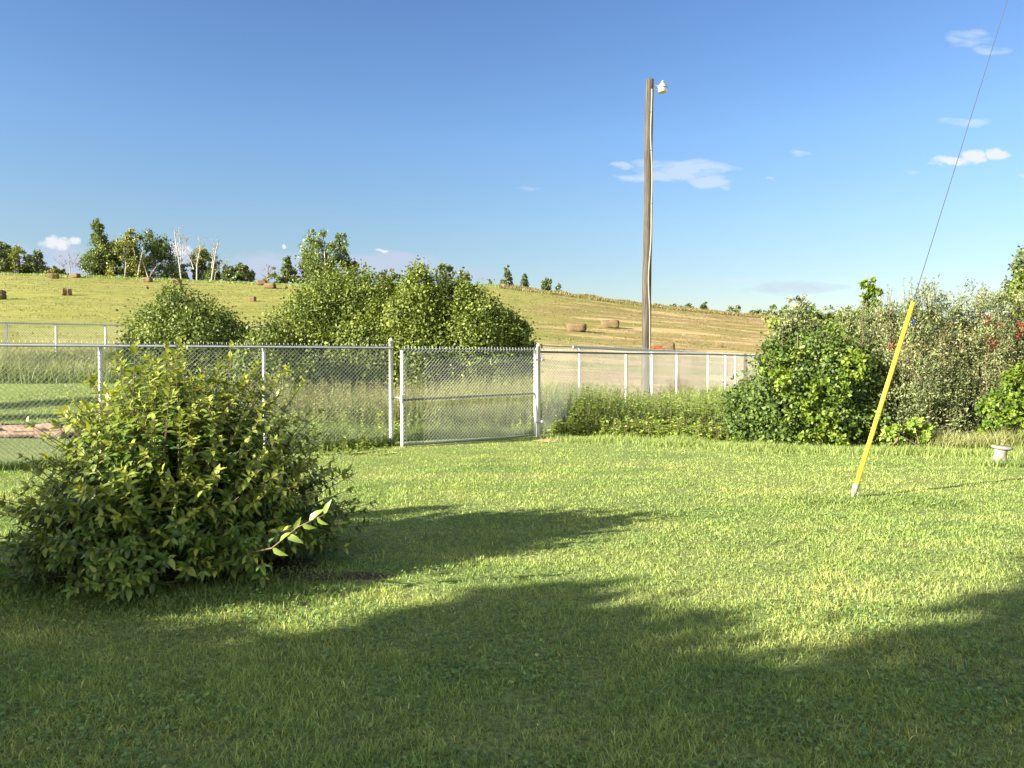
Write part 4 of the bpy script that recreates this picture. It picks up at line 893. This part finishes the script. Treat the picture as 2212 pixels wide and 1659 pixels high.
bare_tree('dead_birch', 'dead white birch with fine grey twigs, left of three', 392, 490, 606, 'birchbark', [(-14, 0, .95, 1), (-4, .3, 1, .6), (14, .4, .85, .4)], .26, w=50)
bare_tree('dead_birch', 'dead forked white birch, middle of three', 425, 512, 612, 'birchbark', [(6, 0, .98, 1.05), (-24, .3, .72, .6), (16, .5, .9, .4)], .27, w=36)
bare_tree('dead_birch', 'dead leaning white birch, right of three', 455, 516, 614, 'birchbark', [(18, 0, .98, 1.1), (10, .35, .9, .7), (34, .1, .5, .4)], .30, w=36)
tree('poplar_tree', 'leafy understorey tree between the dead birches', 440, 535, 612, 50, 'open', M['poplar_yellow'], dist=RIDGE + 10)
tree('low_shrub', 'low shrub at the foot of the left dead birch', 395, 572, 609, 40, 'bushy', M['bluegreen'], 'shrub', trunk=False, dist=RIDGE + 8)
tree('low_shrub', 'dark shrub at the foot of the right dead birch', 462, 580, 613, 50, 'bushy', M['poplar'], 'shrub', trunk=False, dist=RIDGE + 8)
tree('poplar_tree', 'grey-green tree just right of the dead birches', 500, 574, 614, 42, 'round', M['bluegreen'])
tree('poplar_tree', 'round green tree left of the two bales on the ridge', 528, 568, 614, 40, 'round', M['poplar'])
tree('poplar_tree', 'thin pale sapling above the two bales on the ridge', 578, 570, 614, 34, 'open', M['poplar_yellow'], n=380, size=.3)
tree('poplar_tree', 'pointed green tree between the two bales and the big poplar', 620, 553, 614, 50, 'cone', M['poplar'])
tree('poplar_tree', 'big open-crowned poplar rising behind the tallest shrub', 706, 499, 622, 104, 'open', M['poplar'], n=7500, bark='birchbark', dist=125)
tree('poplar_tree', 'shorter tree at the left foot of the big poplar', 665, 560, 616, 40, 'bushy', M['bluegreen'])
tree('poplar_tree', 'spreading low branches at the right of the big poplar', 756, 548, 620, 56, 'open', M['poplar'], n=1900, dist=128)
tree('poplar_tree', 'dark shrubby tree between the first two humps of the shrub clump', 840, 585, 620, 60, 'bushy', M['bluegreen'])
tree('poplar_tree', 'small round tree showing above the shrub clump', 961, 565, 620, 34, 'open', M['bluegreen'])
tree('poplar_tree', 'thin small tree above the right hump of the shrub clump', 1003, 580, 620, 20, 'open', M['bluegreen'])
tree('spruce_tree', 'small pointed tree, leftmost on the right-hand crest', 1097, 577, 618, 32, 'cone', M['bluegreen'])
tree('spruce_tree', 'small dark bushy tree, second on the right-hand crest', 1133, 592, 622, 28, 'cone', M['bluegreen'])
tree('low_shrub', 'small rounded shrub, third on the right-hand crest', 1178, 600, 628, 26, 'round', M['bluegreen'], 'shrub')
tree('low_shrub', 'tiny sparse shrub, last on the right-hand crest', 1207, 612, 632, 13, 'open', M['bluegreen'], 'shrub', n=130)
tree('low_shrub', 'tiny shrub on the crest above the right end of the shrub clump', 1059, 604, 618, 9, 'cone', M['bluegreen'], 'shrub', n=120)
for i, (x, tp, bs, w) in enumerate([(1455, 660, 670, 30), (1495, 655, 676, 44), (1522, 654, 678, 22), (1590, 659, 684, 36), (1640, 670, 690, 40), (1668, 655, 692, 34), (1700, 662, 694, 34)]):
    tree('low_shrub', ['low flat shrub on the ridge, first right of the pole', 'wide rounded shrub on the ridge, second right of the pole', 'small rounded shrub on the ridge, third right of the pole', 'grey-green shrub in mid ridge between pole and hedge', 'low shrub on the ridge fourth left of the hedge', 'taller pointed shrub on the ridge near the hedge', 'shrub on the ridge partly behind the slender pale shrub'][i], x, tp, bs, w, 'bushy', M['bluegreen'], 'shrub', dist=RIDGE + 6, trunk=False, n=900)
for i, x in enumerate(range(1745, 2000, 46)):
    tree('low_shrub', 'low grey-green shrub on the far ridge behind the hedge', x, 655 + (i % 3) * 5, 700, 50, 'bushy', M['bluegreen'], 'shrub', dist=RIDGE + 6, trunk=False, n=1100, group='shrubs on the far ridge behind the hedge')
# tree at the right edge
tree('edge_tree', 'tall bluish-green tree leaning into the right edge of the view', 2262, 470, 900, 150, 'open', M['bluegreen'], dist=19, n=26000, size=.10)

# ------------------------------------------------------------------ trees beyond the left edge and behind, whose shade falls on the lawn
Lh = np.array([math.cos(AZ), math.sin(AZ)]); Ln = np.array([-math.sin(AZ), math.cos(AZ)]); TE = math.tan(ELEV)
def shade_tree(name, label, t0, lob_, n, size, mat='poplar'):
    """lobes given as (p across the light, s along the ground where its shadow falls, rp, rs), crown standing t0 metres up-light of s=0"""
    LB = []
    for (p, s, rp, rs) in lob_:
        xy = Lh * (-t0) + Ln * p; h = (s + t0) * TE; LB.append((xy[0], xy[1], h, rp, rp, rs * TE))
    LB = np.array(LB); c0 = LB[:, :2].mean(0); org = np.array([c0[0], c0[1], 0.]); e = empty(name, label, 'tree', org); L2 = LB.copy(); L2[:, :3] -= org
    crown('crown', L2, n, size, M[mat], e, .7, spread=.28, shell=.15, k=n // 25)
    tb = MB(); tb.tube([(0, 0, -.1), (.05, 0, L2[:, 2].max() * .5), (0, .05, L2[:, 2].max() * .9)], [.16, .12, .04], 8)
    for l in L2: tb.tube([(0, 0, max(.2, l[2] * .5)), tuple(l[:3])], [.06, .02], 5, False)
    tb.build('trunk', M['bark'], e)
shade_tree('garden_tree', 'leafy tree behind the viewer shading the lawn', 10.5, [(3.75, .4, .42, 1.4), (3.6, .9, .5, 1.4), (4.35, 2.0, .38, .6), (3.65, 1.1, .5, 1.5), (3.4, -.8, 1.0, 1.6), (4.7, -1.9, .55, .8), (4.78, -.85, .4, .9), (3.0, .8, .6, 1.5), (3.7, 0.2, .6, 1.2)], 15000, .2)
shade_tree('garden_tree', 'tall leafy tree behind the viewer at left', 11.5, [(1.95, 3.0, .8, 2.2), (1.6, 2.5, 1.0, 2.5), (2.5, 6.4, .55, 1.6), (2.6, 7.5, .55, 1.8), (1.5, 5.5, 1., 2.5), (.5, 1.5, 1.1, 2.6), (2.2, .4, 1.0, 2.0), (1.0, -1, 1.2, 1.8), (-.3, 3.5, 1.1, 2.4), (2.5, 9.2, .5, 1.3), (.4, 5.5, 1, 2.4), (-.6, .0, 1.2, 2.4), (2.0, 8., .9, 2.)], 34000, .22)
shade_tree('shade_shrub', 'unseen narrow shrub added beyond the left edge to shade the lawn', 3.2, [(7.7, -1.2, .3, 1.6), (7.75, .8, .25, 1.2), (7.75, 2.5, .14, .7)], 2600, .10)  # added out of view to cast a thin shadow beyond the bush
shade_tree('shade_shrub', 'unseen shrub added beyond the left edge to shade the bush foot', 3.2, [(5.5, .2, .28, 1.3), (5.75, .6, .35, 1.3), (5.9, -.2, .5, 1.4), (6.6, .1, .6, 1.5), (7.2, -.4, .5, 1.3), (5.7, -1.0, .4, 1.0)], 12000, .11)  # added out of view as a caster to darken the bush's lower part
for i, (x, y, hh, r) in enumerate([(-17, 15.2, 5.5, .55), (-18, 17.8, 6.5, .5), (-19.5, 20.5, 6, .7), (-26, 27, 8, 1.6)]):
    e = empty('paddock_tree', ['slim tree beyond the left edge, nearest', 'slim tree beyond the left edge, second', 'slim tree beyond the left edge, third', 'broad tree beyond the left edge by the far fence'][i], 'tree', (x, y, float(gz(x, y))))
    crown('crown', [(rng.normal(0, r * .4), rng.normal(0, r * .4), hh * f, r, r, hh * .14) for f in (.25, .4, .55, .7, .85)], 5000, .16, M['poplar'], e, .7, spread=.3, shell=.2)
    MB().tube([(0, 0, -.1), (0, 0, hh * .8)], [.12, .04], 6).build('trunk', M['bark'], e)
